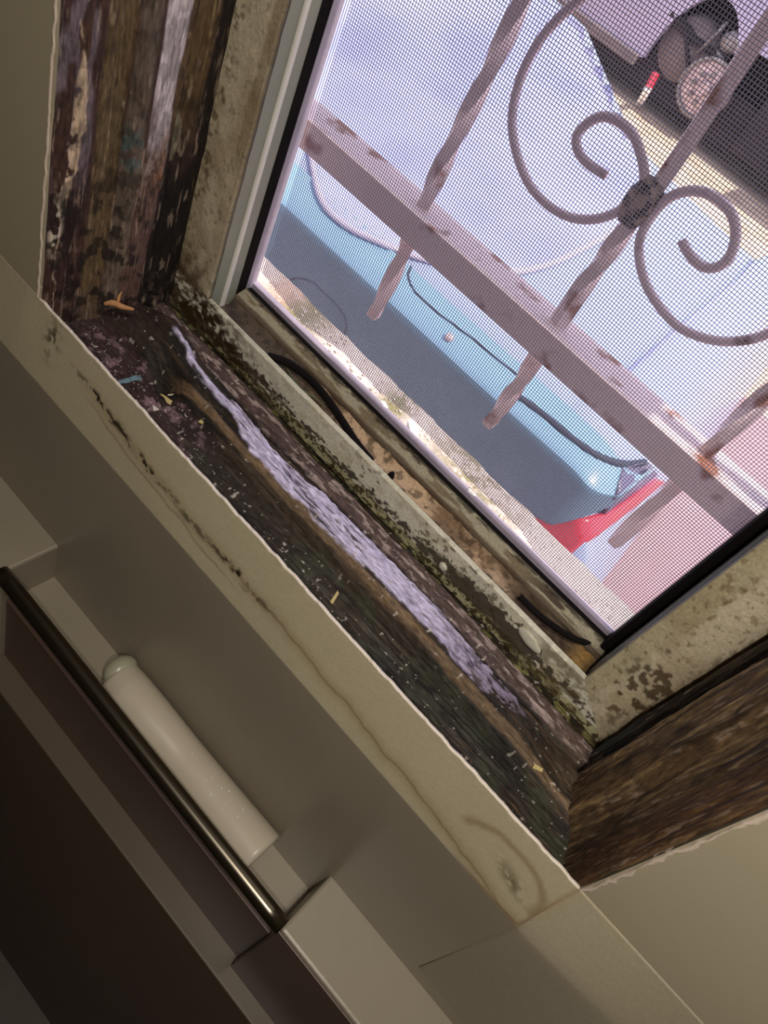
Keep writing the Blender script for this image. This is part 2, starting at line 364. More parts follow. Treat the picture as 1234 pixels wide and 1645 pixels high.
# ------------------------------------------------------------------ rotten timber lining: sill and two jambs share one moulded profile
win = empty('window_1', W(-0.5, YF, GB), 'mouldy metal window frame set in rotten timber', None, None, 'structure')
prof_y = [1.00, 1.02, 1.10, 1.155, 1.175, 1.19, 1.205, 1.24, 1.280, 1.288, 1.315, 1.33, 1.345, 1.375, 1.395, 1.42, 1.44]
prof_h = [0.10, 0.092, 0.088, 0.085, 0.055, 0.040, 0.036, 0.035, 0.038, 0.075, 0.098, 0.085, 0.070, 0.068, 0.088, 0.100, 0.10]
def prof(y): return np.interp(y, prof_y, prof_h)

def sill():
    nu, nv = 880, 250
    x = np.linspace(-1.50, 0.50, nu)[:, None]; y = np.linspace(1.004, 1.44, nv)[None, :]
    X = x + 0 * y; Y = y + 0 * x
    rag = (fbm(X * 7, Y * 60, 0, 2, 4) - 0.5)
    wob = (fbm(X * 3.0, 0 * X, 0, 12, 3) - 0.5) * 0.022
    Zb = -1.441 - prof(Y + wob) - rag * 0.022 + (fbm(X * 40, Y * 90, 0, 3, 3) - 0.5) * 0.007
    # rotten hole close to the left corner, decayed hump at the right corner
    hx, hy, hz = on_y(190, 487, 1.20); hole = np.exp(-(((X + 1.16) / 0.055) ** 2 + ((Y - 1.185) / 0.03) ** 2))
    Zb = Zb - hole * 0.07
    Zb = Zb + 0.06 * np.exp(-(((X + 1.26) / 0.12) ** 2 + ((Y - 1.27) / 0.045) ** 2))
    rc = ss(0.18, 0.36, X); Zb = Zb * (1 - rc * 0.6) + (-1.535 + 0.03 * (fbm(X * 12, Y * 14, 0, 90, 3) - .5)) * rc * 0.6
    dark = lin(44, 34, 24)
    col = np.zeros(X.shape + (3,)) + dark
    streak = fbm(X * 5, Y * 110, 0, 21, 4); blot = fbm(X * 6, Y * 14, 0, 22, 4); fine = fbm(X * 70, Y * 90, 0, 23, 3)
    col = mix(col, lin(26, 20, 15), ss(0.45, 0.62, blot)); col = mix(col, lin(82, 62, 44), ss(0.52, 0.72, streak) * 0.6)
    left = 1 - ss(-1.12, -0.80, X)
    front = 1 - ss(1.165, 1.18, Y)
    col = mix(col, lin(62, 42, 44), left * front * 0.75)
    col = mix(col, lin(140, 112, 118), left * front * ss(0.60, 0.72, fbm(X * 34, Y * 40, 0, 26, 4)) * 0.8)
    col = mix(col, lin(52, 54, 38), (1 - left) * front * ss(0.5, 0.65, fbm(X * 10, Y * 20, 0, 27, 3)) * 0.7)
    col = mix(col, lin(62, 66, 64), front * ss(0.35, 0.05, X) * (1 - left) * ss(0.62, 0.74, streak) * 0.5)
    # ridge ahead of the paint: bare brown wood
    rdg = ss(1.176, 1.186, Y + wob) * (1 - ss(1.198, 1.206, Y + wob))
    col = mix(col, lin(128, 104, 78), rdg * (0.45 + 0.5 * streak) * ss(-1.2, -1.1, X))
    # white paint left on the moulding, skylight's lavender put into its colour
    e1 = np.interp(X, [-1.2, -1.05, -0.9, -0.7, -0.5, 0.0, 0.1, 0.2], [1.262, 1.255, 1.262, 1.262, 1.285, 1.285, 1.275, 1.26])
    e0 = np.interp(X, [-1.2, -0.98, -0.88, -0.80, -0.7, -0.5, 0.0, 0.1, 0.2], [1.240, 1.228, 1.215, 1.200, 1.19, 1.20, 1.21, 1.22, 1.25])
    jag = (fbm(X * 22, Y * 40, 0, 33, 4) - 0.5) * 0.030
    yy = Y + wob + jag
    paint = ss(e0, e0 + 0.006, yy) * (1 - ss(e1, e1 + 0.006, yy)) * ss(-1.26, -1.22, X) * (1 - ss(0.10, 0.2, X + jag * 3))
    chips = ss(0.62, 0.67, fbm(X * 9, Y * 150, 0, 34, 4)); chips = np.maximum(chips * 0.9, ss(0.50, 0.60, fbm(X * 50, Y * 90, 0, 36, 3)) * ss(-0.15, 0.10, X))
    fade = ss(-0.25, 0.12, X)
    pc = mix(np.zeros(X.shape + (3,)) + lin(206, 196, 226), lin(128, 112, 136), fade * 0.85)
    a = (paint * (1 - chips))[..., None]; col = col * (1 - a) + pc * a
    Zb = Zb + paint * (1 - chips) * 0.006
    # slot with its shadow painted dark, then the dusty ridge under the frame
    slot = ss(1.286, 1.292, Y + wob) * (1 - ss(1.325, 1.335, Y + wob)); col = mix(col, lin(26, 20, 20), slot * 0.85)
    r2 = ss(1.325, 1.335, Y + wob) * (1 - ss(1.378, 1.39, Y + wob))
    col = mix(col, lin(96, 76, 74), r2 * 0.8); col = mix(col, lin(176, 156, 152), r2 * ss(0.52, 0.66, fbm(X * 26, Y * 120, 0, 41, 4)) * 0.8)
    r3 = ss(1.385, 1.395, Y + wob); col = mix(col, lin(34, 26, 14), r3 * 0.85); col = mix(col, lin(120, 116, 66), r3 * ss(0.58, 0.66, fbm(X * 30, Y * 60, 0, 43, 3)) * 0.8)
    # rotten corners
    lc = 1 - ss(-1.36, -1.18, X); col = mix(col, lin(70, 54, 52), lc * 0.5 * fbm(X * 20, Y * 20, 0, 5)); col = mix(col, lin(30, 24, 22), hole * 0.9)
    col = mix(col, lin(92, 74, 56), ss(0.15, 0.40, X) * ss(1.12, 1.3, Y) * 0.6 * ss(0.4, 0.6, fbm(X * 12, Y * 12, 0, 61, 4)))
    spk = ss(0.80, 0.86, fbm(X * 90, Y * 90, 0, 45, 2)); col = mix(col, lin(190, 180, 170), spk * 0.7)
    P = np.stack([X * U, Y * U, Zb * U + EYE], -1)
    o = obj('timber_sill', grid_mesh('timber_sill', P, col), M_wood)
    o.parent = win; o.matrix_parent_inverse = Matrix.Translation(-win.location)
    return Zb
ZS = sill()

def jamb(side):
    nu, nv = 640, 230
    z = np.linspace(-1.56, ZT, nu)[:, None]; y = np.linspace(1.004, 1.44, nv)[None, :]
    Zz = z + 0 * y; Y = y + 0 * z
    h = prof(Y) * 0.55 - 0.02
    base = np.interp(Y, [1.0, 1.42], [XL, FL] if side < 0 else [XR, FR])
    s_ = 50 if side < 0 else 150
    rag = (fbm(Zz * 6, Y * 60, 0, s_ + 2, 4) - 0.5)
    wob = (fbm(Zz * 3.0, 0 * Zz, 0, s_ + 12, 3) - 0.5) * 0.025
    h = (prof(Y + wob) - 0.10) * 0.75 + rag * 0.014
    X = base + side * h
    streak = fbm(Zz * 4, Y * 100, 0, s_ + 21, 4); blot = fbm(Zz * 5, Y * 16, 0, s_ + 22, 4); fine = fbm(Zz * 45, Y * 70, 0, s_ + 23, 3)
    if side < 0:
        col = np.zeros(X.shape + (3,)) + lin(72, 48, 42)
        col = mix(col, lin(48, 32, 30), ss(0.45, 0.65, blot)); col = mix(col, lin(112, 84, 72), ss(0.55, 0.75, streak) * 0.6)
        f = 1 - ss(1.085, 1.095, Y + wob)
        # grey paint remains and the peeled cream patches on the front board
        g = ss(0.50, 0.58, fbm(Zz * 6, Y * 26, 0, 71, 3)) * ss(-1.15, -1.0, Zz); col = mix(col, lin(122, 108, 116), f * g * 0.75)
        cy = np.interp(Zz, [-1.15, -1.05, -0.9, -0.8], [1.035, 1.055, 1.06, 1.055]); cw = np.interp(Zz, [-1.15, -1.1, -1.0, -0.85, -0.78], [0.0, 0.014, 0.014, 0.012, 0])
        pk = ss(0.004, -0.002, np.abs(Y - cy + (fbm(Zz * 22, Y * 30, 0, 73, 3) - 0.5) * 0.03) - cw) * ss(0.7, 0.6, fine); col = mix(col, lin(204, 178, 152), pk)
        pk2 = np.exp(-(((Y - 1.025) / 0.012) ** 2 + ((Zz + 1.22) / 0.07) ** 2)) * ss(0.5, 0.6, fine); col = mix(col, lin(212, 196, 176), np.clip(pk2 * 1.6, 0, 1))
        # ochre sealant band
        o_ = ss(1.098, 1.106, Y + wob) * (1 - ss(1.155, 1.165, Y + wob)); col = mix(col, lin(122, 102, 68), o_ * (0.40 + 0.4 * blot)); col = mix(col, lin(86, 70, 40), o_ * ss(0.55, 0.7, streak) * 0.7)
        b_ = ss(1.160, 1.168, Y + wob) * (1 - ss(1.195, 1.205, Y + wob)); col = mix(col, lin(118, 104, 92), b_ * 0.6); col = mix(col, lin(84, 106, 108), b_ * np.exp(-((Zz + 1.0) / 0.05) ** 2) * ss(0.5, 0.6, fine) * 0.9)
        w_ = ss(1.205, 1.210, Y + wob) * (1 - ss(1.262, 1.268, Y + wob))
        up = ss(-1.03, -0.90, Zz + (fbm(Zz * 12, Y * 20, 0, 75, 3) - 0.5) * 0.25)
        col = mix(col, lin(206, 192, 196), w_ * up); col = mix(col, lin(112, 84, 76), w_ * (1 - up) * 0.75); col = mix(col, lin(176, 156, 150), w_ * (1 - up) * ss(0.55, 0.68, fine) * ss(-1.25, -1.0, Zz) * 0.7)
        col = mix(col, lin(138, 94, 62), w_ * ss(1.235, 1.262, Y) * ss(0.45, 0.6, blot) * 0.8)
        r_ = ss(1.262, 1.27, Y + wob) * (1 - ss(1.355, 1.365, Y + wob)); col = mix(col, lin(104, 82, 52), r_ * ss(-1.05, -0.9, Zz) * (0.5 + 0.5 * streak)); col = mix(col, lin(150, 128, 88), r_ * ss(-1.0, -0.8, Zz) * ss(0.56, 0.7, streak) * 0.8)
        blk = ss(1.262, 1.272, Y + wob) * (1 - ss(-1.02, -0.86, Zz + (fbm(Zz * 9, Y * 12, 0, 77, 3) - 0.5) * 0.3)); col = mix(col, lin(20, 16, 16), blk * 0.92)
        gp = np.exp(-(((Y - 1.315) / 0.022) ** 2 + ((Zz + 0.98) / 0.07) ** 2)); col = mix(col, lin(134, 124, 104), ss(0.35, 0.5, gp + (fine - .5) * .3) * 0.85)
        e_ = ss(1.36, 1.37, Y); col = mix(col, lin(24, 17, 17), e_ * 0.85)
        bot = 1 - ss(-1.50, -1.36, Zz); col = mix(col, lin(108, 88, 80), bot * ss(0.5, 0.62, fine) * 0.6)
    else:
        col = np.zeros(X.shape + (3,)) + lin(96, 74, 50)
        col = mix(col, lin(52, 38, 26), ss(0.46, 0.66, blot)); col = mix(col, lin(164, 136, 96), ss(0.54, 0.70, streak) * 0.75)
        col = mix(col, lin(98, 64, 38), (1 - ss(1.06, 1.12, Y)) * 0.55)
        t_ = ss(1.27, 1.30, Y + wob); col = mix(col, lin(34, 30, 26), t_ * 0.75)
        tl = t_ * (1 - ss(-1.42, -1.25, Zz)); col = mix(col, lin(48, 60, 64), tl * 0.8)
        g_ = ss(1.225, 1.235, Y + wob) * (1 - ss(1.25, 1.26, Y + wob)); col = mix(col, lin(146, 120, 80), g_ * 0.6 * ss(0.4, 0.6, blot))
        g2 = ss(1.115, 1.125, Y + wob) * (1 - ss(1.145, 1.155, Y + wob)); col = mix(col, lin(144, 116, 80), g2 * 0.5 * ss(0.4, 0.55, streak))
    mold = ss(0.52, 0.60, fbm(Zz * 30, Y * 40, 0, s_ + 55, 5)) * (1.0 if side < 0 else 0.35); col = mix(col, lin(34, 26, 22), mold * (0.35 + 0.5 * (1 - ss(-1.3, -0.9, Zz))))
    scr = ss(0.66, 0.74, fbm(Zz * 14, Y * 150, 0, s_ + 56, 4)); col = mix(col, lin(170, 148, 128), scr * 0.45)
    P = np.stack([X * U, Y * U, Zz * U + EYE], -1)
    if side > 0: P = P[::-1]; col = col[::-1]
    o = obj('timber_jamb', grid_mesh('timber_jamb', P, col), M_woodv)
    o.parent = win; o.matrix_parent_inverse = Matrix.Translation(-win.location)
jamb(-1); jamb(1)

# ------------------------------------------------------------------ metal window: flange with grime painted on, rails, rubber, screen
def wpart(name, bm, m, smooth=False): return child(win, name, bm, m, smooth)
def flange(name, A, B, col_fn, n=(600, 70), thick=0.018, lipc=None):
    """flat strip in plane YF from outline A(t) to B(t); colour by col_fn(X,Z,t,s)"""
    t = np.linspace(0, 1, n[0])[:, None]; s = np.linspace(0, 1, n[1])[None, :]
    Ax, Az = A; Bx, Bz = B
    X0 = Ax[0] + (Ax[1] - Ax[0]) * t; Z0_ = Az[0] + (Az[1] - Az[0]) * t; X1 = Bx[0] + (Bx[1] - Bx[0]) * t; Z1 = Bz[0] + (Bz[1] - Bz[0]) * t
    X = X0 + (X1 - X0) * s; Z = Z0_ + (Z1 - Z0_) * s
    bulge = (fbm(X * 20, Z * 20, 0, 66, 3) - 0.5) * 0.004
    col = col_fn(X, Z, t + 0 * s, s + 0 * t)
    Y = YF + bulge
    P = np.stack([X * U, Y * U, Z * U + EYE], -1)
    back = P[:, -1:].copy(); back[:, :, 1] += thick * U
    b0 = P[:, :1].copy(); b0[:, :, 1] += thick * U
    P = np.concatenate([b0, P, back], 1)
    col = np.concatenate([col[:, :1], col, np.zeros_like(col[:, :1]) + (lipc if lipc is not None else lin(206, 202, 180))], 1)
    return wpart(name, grid_mesh(name, P, col), M_flange)
def bottom_col(X, Z, t, s):
    col = np.zeros(X.shape + (3,)) + lin(214, 208, 190)
    col = col * (0.9 + 0.2 * fbm(X * 8, Z * 20, 0, 4)[..., None])
    col = mix(col, lin(180, 170, 136), ss(0.5, 0.7, fbm(X * 25, Z * 40, 0, 14)) * 0.5)
    n1 = fbm(X * 26, Z * 40, 0, 15, 4); n2 = fbm(X * 60, Z * 80, 0, 16, 3); n3 = fbm(X * 7, Z * 9, 0, 19, 3)
    # caulk at the foot, black mould above it
    ck = 1 - ss(0.26, 0.30, s + (n1 - .5) * .12); col = mix(col, lin(156, 148, 98), ck * 0.7); col = mix(col, lin(46, 36, 18), ck * ss(0.50, 0.58, n2) * 0.85)
    w_ = 0.04 + 0.22 * (n3 - 0.35) + 0.16 * (1 - ss(-1.25, -0.75, X)) + 0.18 * ss(-0.35, -0.2, X) * (1 - ss(0.05, 0.2, X))
    md = ss(w_, w_ - 0.09, np.abs(s - 0.36 - 0.10 * (n1 - .5) - 0.08 * ss(-0.5, -0.1, X)) + (n2 - 0.5) * 0.55 - 0.02)
    col = mix(col, lin(46, 34, 20), md * 0.9)
    lft = 1 - ss(-1.22, -0.88, X + (n1 - .5) * .25 + (s - .5) * .25); col = mix(col, lin(58, 42, 24), lft * ss(0.62, 0.44, n1 * 0.5 + n2 * 0.5) * 1.0)
    sp = ss(0.60, 0.66, n2) * ss(0.45, 0.6, fbm(X * 9, Z * 9, 0, 29)) ; col = mix(col, lin(70, 56, 30), sp * 0.7)
    rt = ss(0.05, 0.12, X) * (1 - ss(0.24, 0.30, X)); col = mix(col, lin(96, 80, 50), rt * ss(0.6, 0.5, n1) * 0.6)
    mb = ss(0.12, 0.03, s) * 0.7; col = mix(col, lin(50, 38, 22), mb * ss(0.4, 0.6, n1))
    return col
flange('bottom_flange', ((FL, FR), (FB, FB)), ((FL, GR), (GB, GB)), bottom_col, (820, 80))
def side_col(seed, sgn):
    def f(X, Z, t, s):
        col = np.zeros(X.shape + (3,)) + lin(196, 182, 156)
        n1 = fbm(X * 22, Z * 16, 0, seed, 4); n2 = fbm(X * 70, Z * 60, 0, seed + 5, 3); n3 = fbm(X * 9, Z * 4, 0, seed + 7, 3)
        col = col * (0.88 + 0.24 * n1[..., None])
        if sgn < 0:
            col = mix(col, lin(150, 128, 98), ss(0.45, 0.62, n3) * 0.5)
            e = np.exp(-(((s - 0.15) + (n1 - .5) * .2) / 0.13) ** 2) * 0.8; col = mix(col, lin(84, 64, 40), e * ss(0.46, 0.60, n2) * 0.8 * ss(-1.45, -0.9, Z + 0.3) )
            col = mix(col, lin(70, 48, 24), np.clip((1 - ss(-1.42, -1.22, Z + (n1 - .5) * .25)) * ss(0.35, 0.6, n1 + (1 - s) * .15) * 1.1, 0, 1) * 0.9)
            col = mix(col, lin(78, 62, 42), ss(0.66, 0.72, n2) * 0.35)
            col = mix(col, lin(120, 100, 70), ss(0.75, 0.85, s + (n3 - .5) * .3) * ss(-1.1, -0.8, Z) * 0.5)
        else:
            col = mix(col, lin(176, 164, 134), ss(0.62, 0.70, s + (n1 - .5) * .45) * 0.8)
            col = mix(col, lin(150, 128, 92), ss(0.50, 0.62, n3) * 0.35)
            cl = np.exp(-(((Z + 1.28) / 0.14) ** 2)) * np.exp(-(((s - 0.35) / 0.4) ** 2)); col = mix(col, lin(62, 44, 24), np.clip(cl * ss(0.50, 0.60, n2 * .5 + n1 * .5) * 1.6, 0, 1) * 0.85)
            ln = np.exp(-(((s - 0.66) + (n1 - .5) * .25) / 0.04) ** 2) * ss(-1.2, -1.0, Z); col = mix(col, lin(110, 86, 52), ln * ss(0.4, 0.6, n2) * 0.6)
            col = mix(col, lin(80, 58, 34), ss(0.14, 0.02, s + (n2 - .5) * .25) * 0.7)
            col = mix(col, lin(96, 70, 40), ss(0.66, 0.72, n2) * 0.5)
        return col
    return f
flange('left_flange', ((FL, FL), (FT, FB)), ((GL, GL), (FT, GB)), side_col(200, -1), (620, 70), lipc=lin(60, 56, 50))
flange('right_flange', ((FR, FR), (FB, FT)), ((GR, GR), (GB, FT)), side_col(300, 1), (620, 70), lipc=lin(150, 146, 124))
wpart('frame_packing', box_bm((FL - 0.12, YF + 0.024, FB - 0.05), (GL - 0.03, 1.6, FT + .05)), M_alu)
wpart('frame_packing', box_bm((GR + 0.03, YF + 0.024, FB - 0.05), (FR + 0.14, 1.6, FT + .05)), M_alu)
wpart('top_flange', box_bm((FL, YF, FT - 0.12), (FR, YF + 0.02, FT + 0.05)), M_alu)

# side channels: grey return, pale bead, grey return, black rubber, bright outer edge
def channel(side, x):
    s = -1 if side == 'l' else 1
    o = x + s * 0.10
    wpart('side_channel', box_bm((x + s * 0.004, YF + 0.012, GB - 0.06), (o, 1.484, FT)), M_alu)
    wpart('thin_groove', box_bm((x + s * 0.0025, 1.4325, GB - 0.04), (x + s * 0.02, 1.4365, FT)), M_seal)
    if s < 0: wpart('pale_bead', box_bm((x - s * 0.004, 1.484, GB - 0.05), (o, 1.499, FT), 0.0006), M_rib)
    wpart('sash_stile', box_bm((x + s * 0.003, 1.50 if s < 0 else 1.484, GB - 0.06), (o, 1.54, FT)), M_alu)
    if s < 0: wpart('rubber_seal', box_bm((x + s * 0.001, 1.54, GB - 0.02), (o, 1.575, FT)), M_seal)
    else: wpart('rubber_seal', box_bm((x - 0.024, 1.545, GB + 0.002), (o, 1.60, FT), 0.001), M_seal)
    wpart('outer_edge', box_bm((x + s * (-0.001 if s < 0 else 0.010), 1.575, GB - 0.02), (o, 1.612, FT)), M_aluw)
channel('l', GL); channel('r', GR)
# bottom: dirty track, rail, rubber, bright outer strip
def track():
    nu, nv = 600, 60
    x = np.linspace(GL, GR, nu)[:, None]; y = np.linspace(1.436, 1.535, nv)[None, :]
    X = x + 0 * y; Y = y + 0 * x
    Zz = -1.452 + (fbm(X * 22, Y * 30, 0, 5, 4) - 0.5) * 0.016 + 0.02 * ss(1.515, 1.535, Y)
    col = np.zeros(X.shape + (3,)) + lin(196, 168, 138)
    n1 = fbm(X * 12, Y * 20, 0, 91, 4); n2 = fbm(X * 50, Y * 60, 0, 92, 3)
    col = mix(col, lin(104, 80, 58), ss(0.45, 0.65, n1) * 0.8); col = mix(col, lin(46, 34, 26), ss(0.58, 0.66, n2) * 0.6)
    lf = 1 - ss(-1.05, -0.72, X + (n1 - .5) * .2); col = mix(col, lin(54, 48, 48), lf * 0.85)
    rt = ss(-0.20, -0.05, X + (n1 - .5) * .2); col = mix(col, lin(52, 36, 26), rt * 0.85); col = mix(col, lin(160, 124, 64), rt * np.exp(-(((X - .19) / .03) ** 2)) * 0.7)
    P = np.stack([X * U, Y * U, Zz * U + EYE], -1)
    wpart('track_floor', grid_mesh('track_floor', P, col), M_ledge)
    x = np.linspace(GL, GR, 500)[:, None]; k = np.linspace(0, 1, 40)[None, :]
    X = x + 0 * k
    Y = np.interp(k, [0, 0.2, 0.3, 1.0], [1.533, 1.533, 1.537, 1.578]) + 0 * x; Zz = np.interp(k, [0, 0.2, 0.3, 1.0], [-1.45, -1.424, -1.420, -1.402]) + 0 * x
    n1 = fbm(X * 10, k * 3 + 0 * x, 0, 95, 4); n2 = fbm(X * 45, k * 9 + 0 * x, 0, 96, 3)
    col = np.zeros(X.shape + (3,)) + lin(158, 150, 126); col = mix(col, lin(96, 76, 50), ss(0.48, 0.62, n1) * 0.7); col = mix(col, lin(34, 26, 18), ss(0.80, 0.95, k + (n2 - .5) * .5) * 0.8)
    col = mix(col, lin(70, 50, 36), (1 - ss(0.3, 0.45, k + (n1 - .5) * .3)) * 0.8); col = mix(col, lin(40, 30, 22), ss(-0.1, 0.02, X) * ss(0.45, 0.55, n1) * 0.7)
    P = np.stack([X * U, Y * U, Zz * U + EYE], -1)
    wpart('sash_rail', grid_mesh('sash_rail', P, col), M_ledge)
track()
wpart('rubber_seal', box_bm((GL, 1.576, -1.44), (GR, 1.60, -1.404)), M_seal)
wpart('outer_edge', box_bm((GL - 0.02, 1.598, -1.45), (GR + 0.02, 1.620, -1.386), 0.0006), M_aluw)
wpart('threshold_plate', box_bm((FL, YF + 0.018, -1.50), (FR, 1.60, -1.462)), M_alu)

def wire_screen():
    # woven insect screen; its foot hangs loose along a slack curve
    ys = 1.655; p = 0.0076; th = 0.0007
    xs = np.arange(-1.40, 0.26, p); zs = np.arange(-1.43, ZT, p)
    foot_px = [(415, 430), (485, 520), (551, 566), (607, 627), (668, 678), (750, 765), (835, 850), (905, 958), (935, 1010), (985, 1040)]
    fp = np.array([on_y(a, b, ys) for a, b in foot_px]); fx, fz = fp[:, 0], fp[:, 2]
    left_x = lambda z: np.interp(z, [-1.35, -0.9, -0.2], [-1.325, -1.318, -1.322])
    V = []; F = []
    def strut(a, b):
        a = np.array(a); b = np.array(b); horiz = abs(b[0] - a[0]) > abs(b[2] - a[2]); n = len(V)
        e = [(0, -th, -th), (0, th, -th), (0, th, th), (0, -th, th)] if horiz else [(-th, -th, 0), (th, -th, 0), (th, th, 0), (-th, th, 0)]
        for q_ in (a, b):
            for d in e: V.append(W(*(q_ + np.array(d))))
        for k in range(4): F.append((n + k, n + (k + 1) % 4, n + 4 + (k + 1) % 4, n + 4 + k))
    for x in xs:
        zb = np.interp(x, fx, fz); strut((x, ys, zb), (x, ys, ZT))
    for z in zs:
        # from the left edge, or from where the slack foot rises above this height
        above = [x for x in xs if np.interp(x, fx, fz) < z and x > left_x(z)]
        if not above: continue
        runs = []; st = above[0]; pr = above[0]
        for x in above[1:]:
            if x - pr > p * 1.5: runs.append((st, pr)); st = x
            pr = x
        runs.append((st, pr))
        for a, b in runs:
            if b > a: strut((a, ys + 0.0008, z), (b, ys + 0.0008, z))
    me = bpy.data.meshes.new('insect_screen'); me.from_pydata(V, [], F); me.update()
    o = child(win, 'insect_screen', me, M_mesh); o['kind'] = 'stuff'; o['label'] = 'fine woven insect screen'
wire_screen()

# loose screen cord lying in the track, and its other end at the right corner
def px_curve(pts, y): return smooth_pts([W(*on_y(a, b, y)) for a, b in pts], 6)
c1 = smooth_pts([W(*on_z(a, b, -1.425)) for a, b in [(430, 572), (462, 583), (495, 607), (525, 640), (552, 680), (575, 715)]] + [W(*on_z(597, 742, -1.44))], 6)
o = obj('screen_cord', tube_bm(c1, 0.0024, 10), M_seal, True); tag(o, 'black rubber screen cord looping loose in the left half of the window track', 'cord')
c2 = smooth_pts([W(*on_z(a, b, -1.424)) for a, b in [(835, 958), (862, 985), (895, 1010), (925, 1027), (955, 1036)]], 6)
o = obj('screen_cord', tube_bm(c2, 0.0018, 10), M_seal, True); tag(o, 'short black cord end curling in the right corner of the window track', 'cord')
# ------------------------------------------------------------------ outside ledge with rubble
def out_ledge():
    nu, nv = 700, 70
    x = np.linspace(-3.0, 1.6, nu)[:, None]; k = np.linspace(0, 1, nv)[None, :]
    X = x + 0 * k; Y = 1.60 + 0.175 * np.minimum(k / 0.85, 1) + 0 * x
    Y = Y + (fbm(X * 12, 0 * X, 0, 7, 4) - 0.5) * 0.004 * ss(0.6, 0.85, k)
    Zz = -1.425 + (fbm(X * 14, Y * 14, 0, 6, 4) - 0.5) * 0.018 - ss(0.86, 1.0, k) * 1.0
    Zz = np.where(k < 0.2, np.minimum(Zz, -1.40), Zz)
    n1 = fbm(X * 7, Y * 9, 0, 101, 4); n2 = fbm(X * 40, Y * 40, 0, 102, 3)
    col = np.zeros(X.shape + (3,)) + lin(196, 182, 176)
    moss = np.maximum.reduce([np.exp(-((X + 1.17) / 0.10) ** 2), np.exp(-((X + 0.72) / 0.05) ** 2), 0.9 * np.exp(-((X + 0.38) / 0.16) ** 2)])
    col = mix(col, lin(108, 104, 58), moss * ss(0.42, 0.52, n1 * .6 + n2 * .4) * 1.0); col = mix(col, lin(150, 140, 120), moss * 0.35)
    col = mix(col, lin(198, 160, 140), np.exp(-((X + 1.27) / 0.06) ** 2) * 0.7)
    P = np.stack([X * U, Y * U, Zz * U + EYE], -1)
    tag(obj('trim_8', grid_mesh('trim_8', P, col), M_ledge), kind='structure')
    return
out_ledge()
def on_ledge(px, py, z=-1.398): return W(*on_z(px, py, z))
rub = [((616, 655), (0.0040, 0.0021, 0.0014), 'white angular stone chip, left of two beyond the window frame', 3, -0.5),
       ((662, 692), (0.0062, 0.0026, 0.0018), 'large white stone chip, right of two beyond the window frame', 4, -0.5),
       ((757, 797), (0.0032, 0.0016, 0.0016), 'small pale stone chip with a dark side on the mossy ledge', 5, 0.2)]
for (p_, sz, lb, sd, rz) in rub:
    sz = tuple(v * 1.3 for v in sz); bm = rock_bm((0, 0, 0), sz, sd, 0.35, 1); o = obj('stone_chip', bm, M_stone); o.location = on_ledge(*p_); o.location.z += sz[2] * 0.6; o.rotation_euler = (0.1, 0.1, rz)
    tag(o, lb, 'stone', 'stone chips on the outside ledge')
rn = random.Random(5)
bm = bmesh.new()
for i in range(260):
    x = rn.uniform(-1.36, 0.26); y = rn.uniform(1.645, 1.76); s_ = rn.uniform(0.0004, 0.0013)
    r = bmesh.ops.create_icosphere(bm, subdivisions=1, radius=s_)
    for v in r['verts']: v.co = Vector(W(x, y, -1.424)) + Vector((v.co.x * rn.uniform(.8, 1.4), v.co.y, v.co.z * .7))
tag(obj('grit', bm, M_ext), 'pale grit scattered along the outside window ledge', 'grit', kind='stuff')
bm = bmesh.new()
for i in range(900):
    cx = rn.choice([-1.17, -0.72, -0.38, -0.30]); x = rn.gauss(cx, 0.06); y = rn.uniform(1.65, 1.765)
    a = rn.uniform(0, 6.28); l = rn.uniform(.0008, .002); b_ = Vector(W(x, y, -1.43)); d = Vector((math.cos(a), math.sin(a), rn.uniform(.6, 1.6))) * l; s_ = Vector((-math.sin(a), math.cos(a), 0)) * 0.00035
    bm.faces.new([bm.verts.new(b_ - s_), bm.verts.new(b_ + s_), bm.verts.new(b_ + d)])
tag(obj('moss', bm, M_moss), 'olive moss growing in patches on the outside window ledge', 'moss', kind='stuff')

# outer face of the building around the window
bm = box_bm((-6, YO, -1.75), (-3.0, YO + 0.15, -1.43)); 
tag(obj('wall_outer', bm, M_ext), kind='structure')

# ------------------------------------------------------------------ debris on the sill
def sill_z(x, y):
    i = int(np.clip(round((x + 1.5) / 2.0 * 879), 0, 879)); j = int(np.clip(round((y - 1.004) / 0.436 * 249), 0, 249)); return float(ZS[i, j])
def on_sill(px, py):
    z = -1.52
    for _ in range(6):
        x, y, _z = on_z(px, py, z); z = sill_z(x, y)
    return x, y, z
def chip(name, px, poly, th, m, label, cat, rz=0.0, grp=None, tilt=0.15):
    grp = {'paint_chip': 'paint chips on the sill', 'wood_splinter': 'wood splinters on the sill'}[name]
    x, y, z = on_sill(*px); bm = bmesh.new()
    A = [bm.verts.new((a * .001, b * .001, 0)) for a, b in poly]; B = [bm.verts.new((a * .001, b * .001, th * .001)) for a, b in poly]
    n = len(poly); bm.faces.new(A[::-1]); bm.faces.new(B)
    for i in range(n): bm.faces.new((A[i], A[(i + 1) % n], B[(i + 1) % n], B[i]))
    o = obj(name, bm, m); o.location = Vector(W(x, y, z)) + Vector((0, 0, 0.0006)); o.rotation_euler = (tilt, -tilt * 0.5, rz)
    return tag(o, label, cat, grp)
chip('paint_chip', (265, 643), [(-4.5, 1.5), (-1, 0.6), (2, -1.6), (4.5, -1.8), (4, 1.0), (1.2, 1.4), (-1.2, 1.9)], 0.7, M_wchip, 'yellow bone-shaped paint chip lying on the dark front of the sill', 'paint chip', 0.35)
chip('paint_chip', (250, 657), [(-2.6, -1.2), (2.2, -1.6), (1.8, 1.5)], 0.6, M_wwchip, 'small white triangular paint chip just below the yellow one', 'paint chip', -0.4)
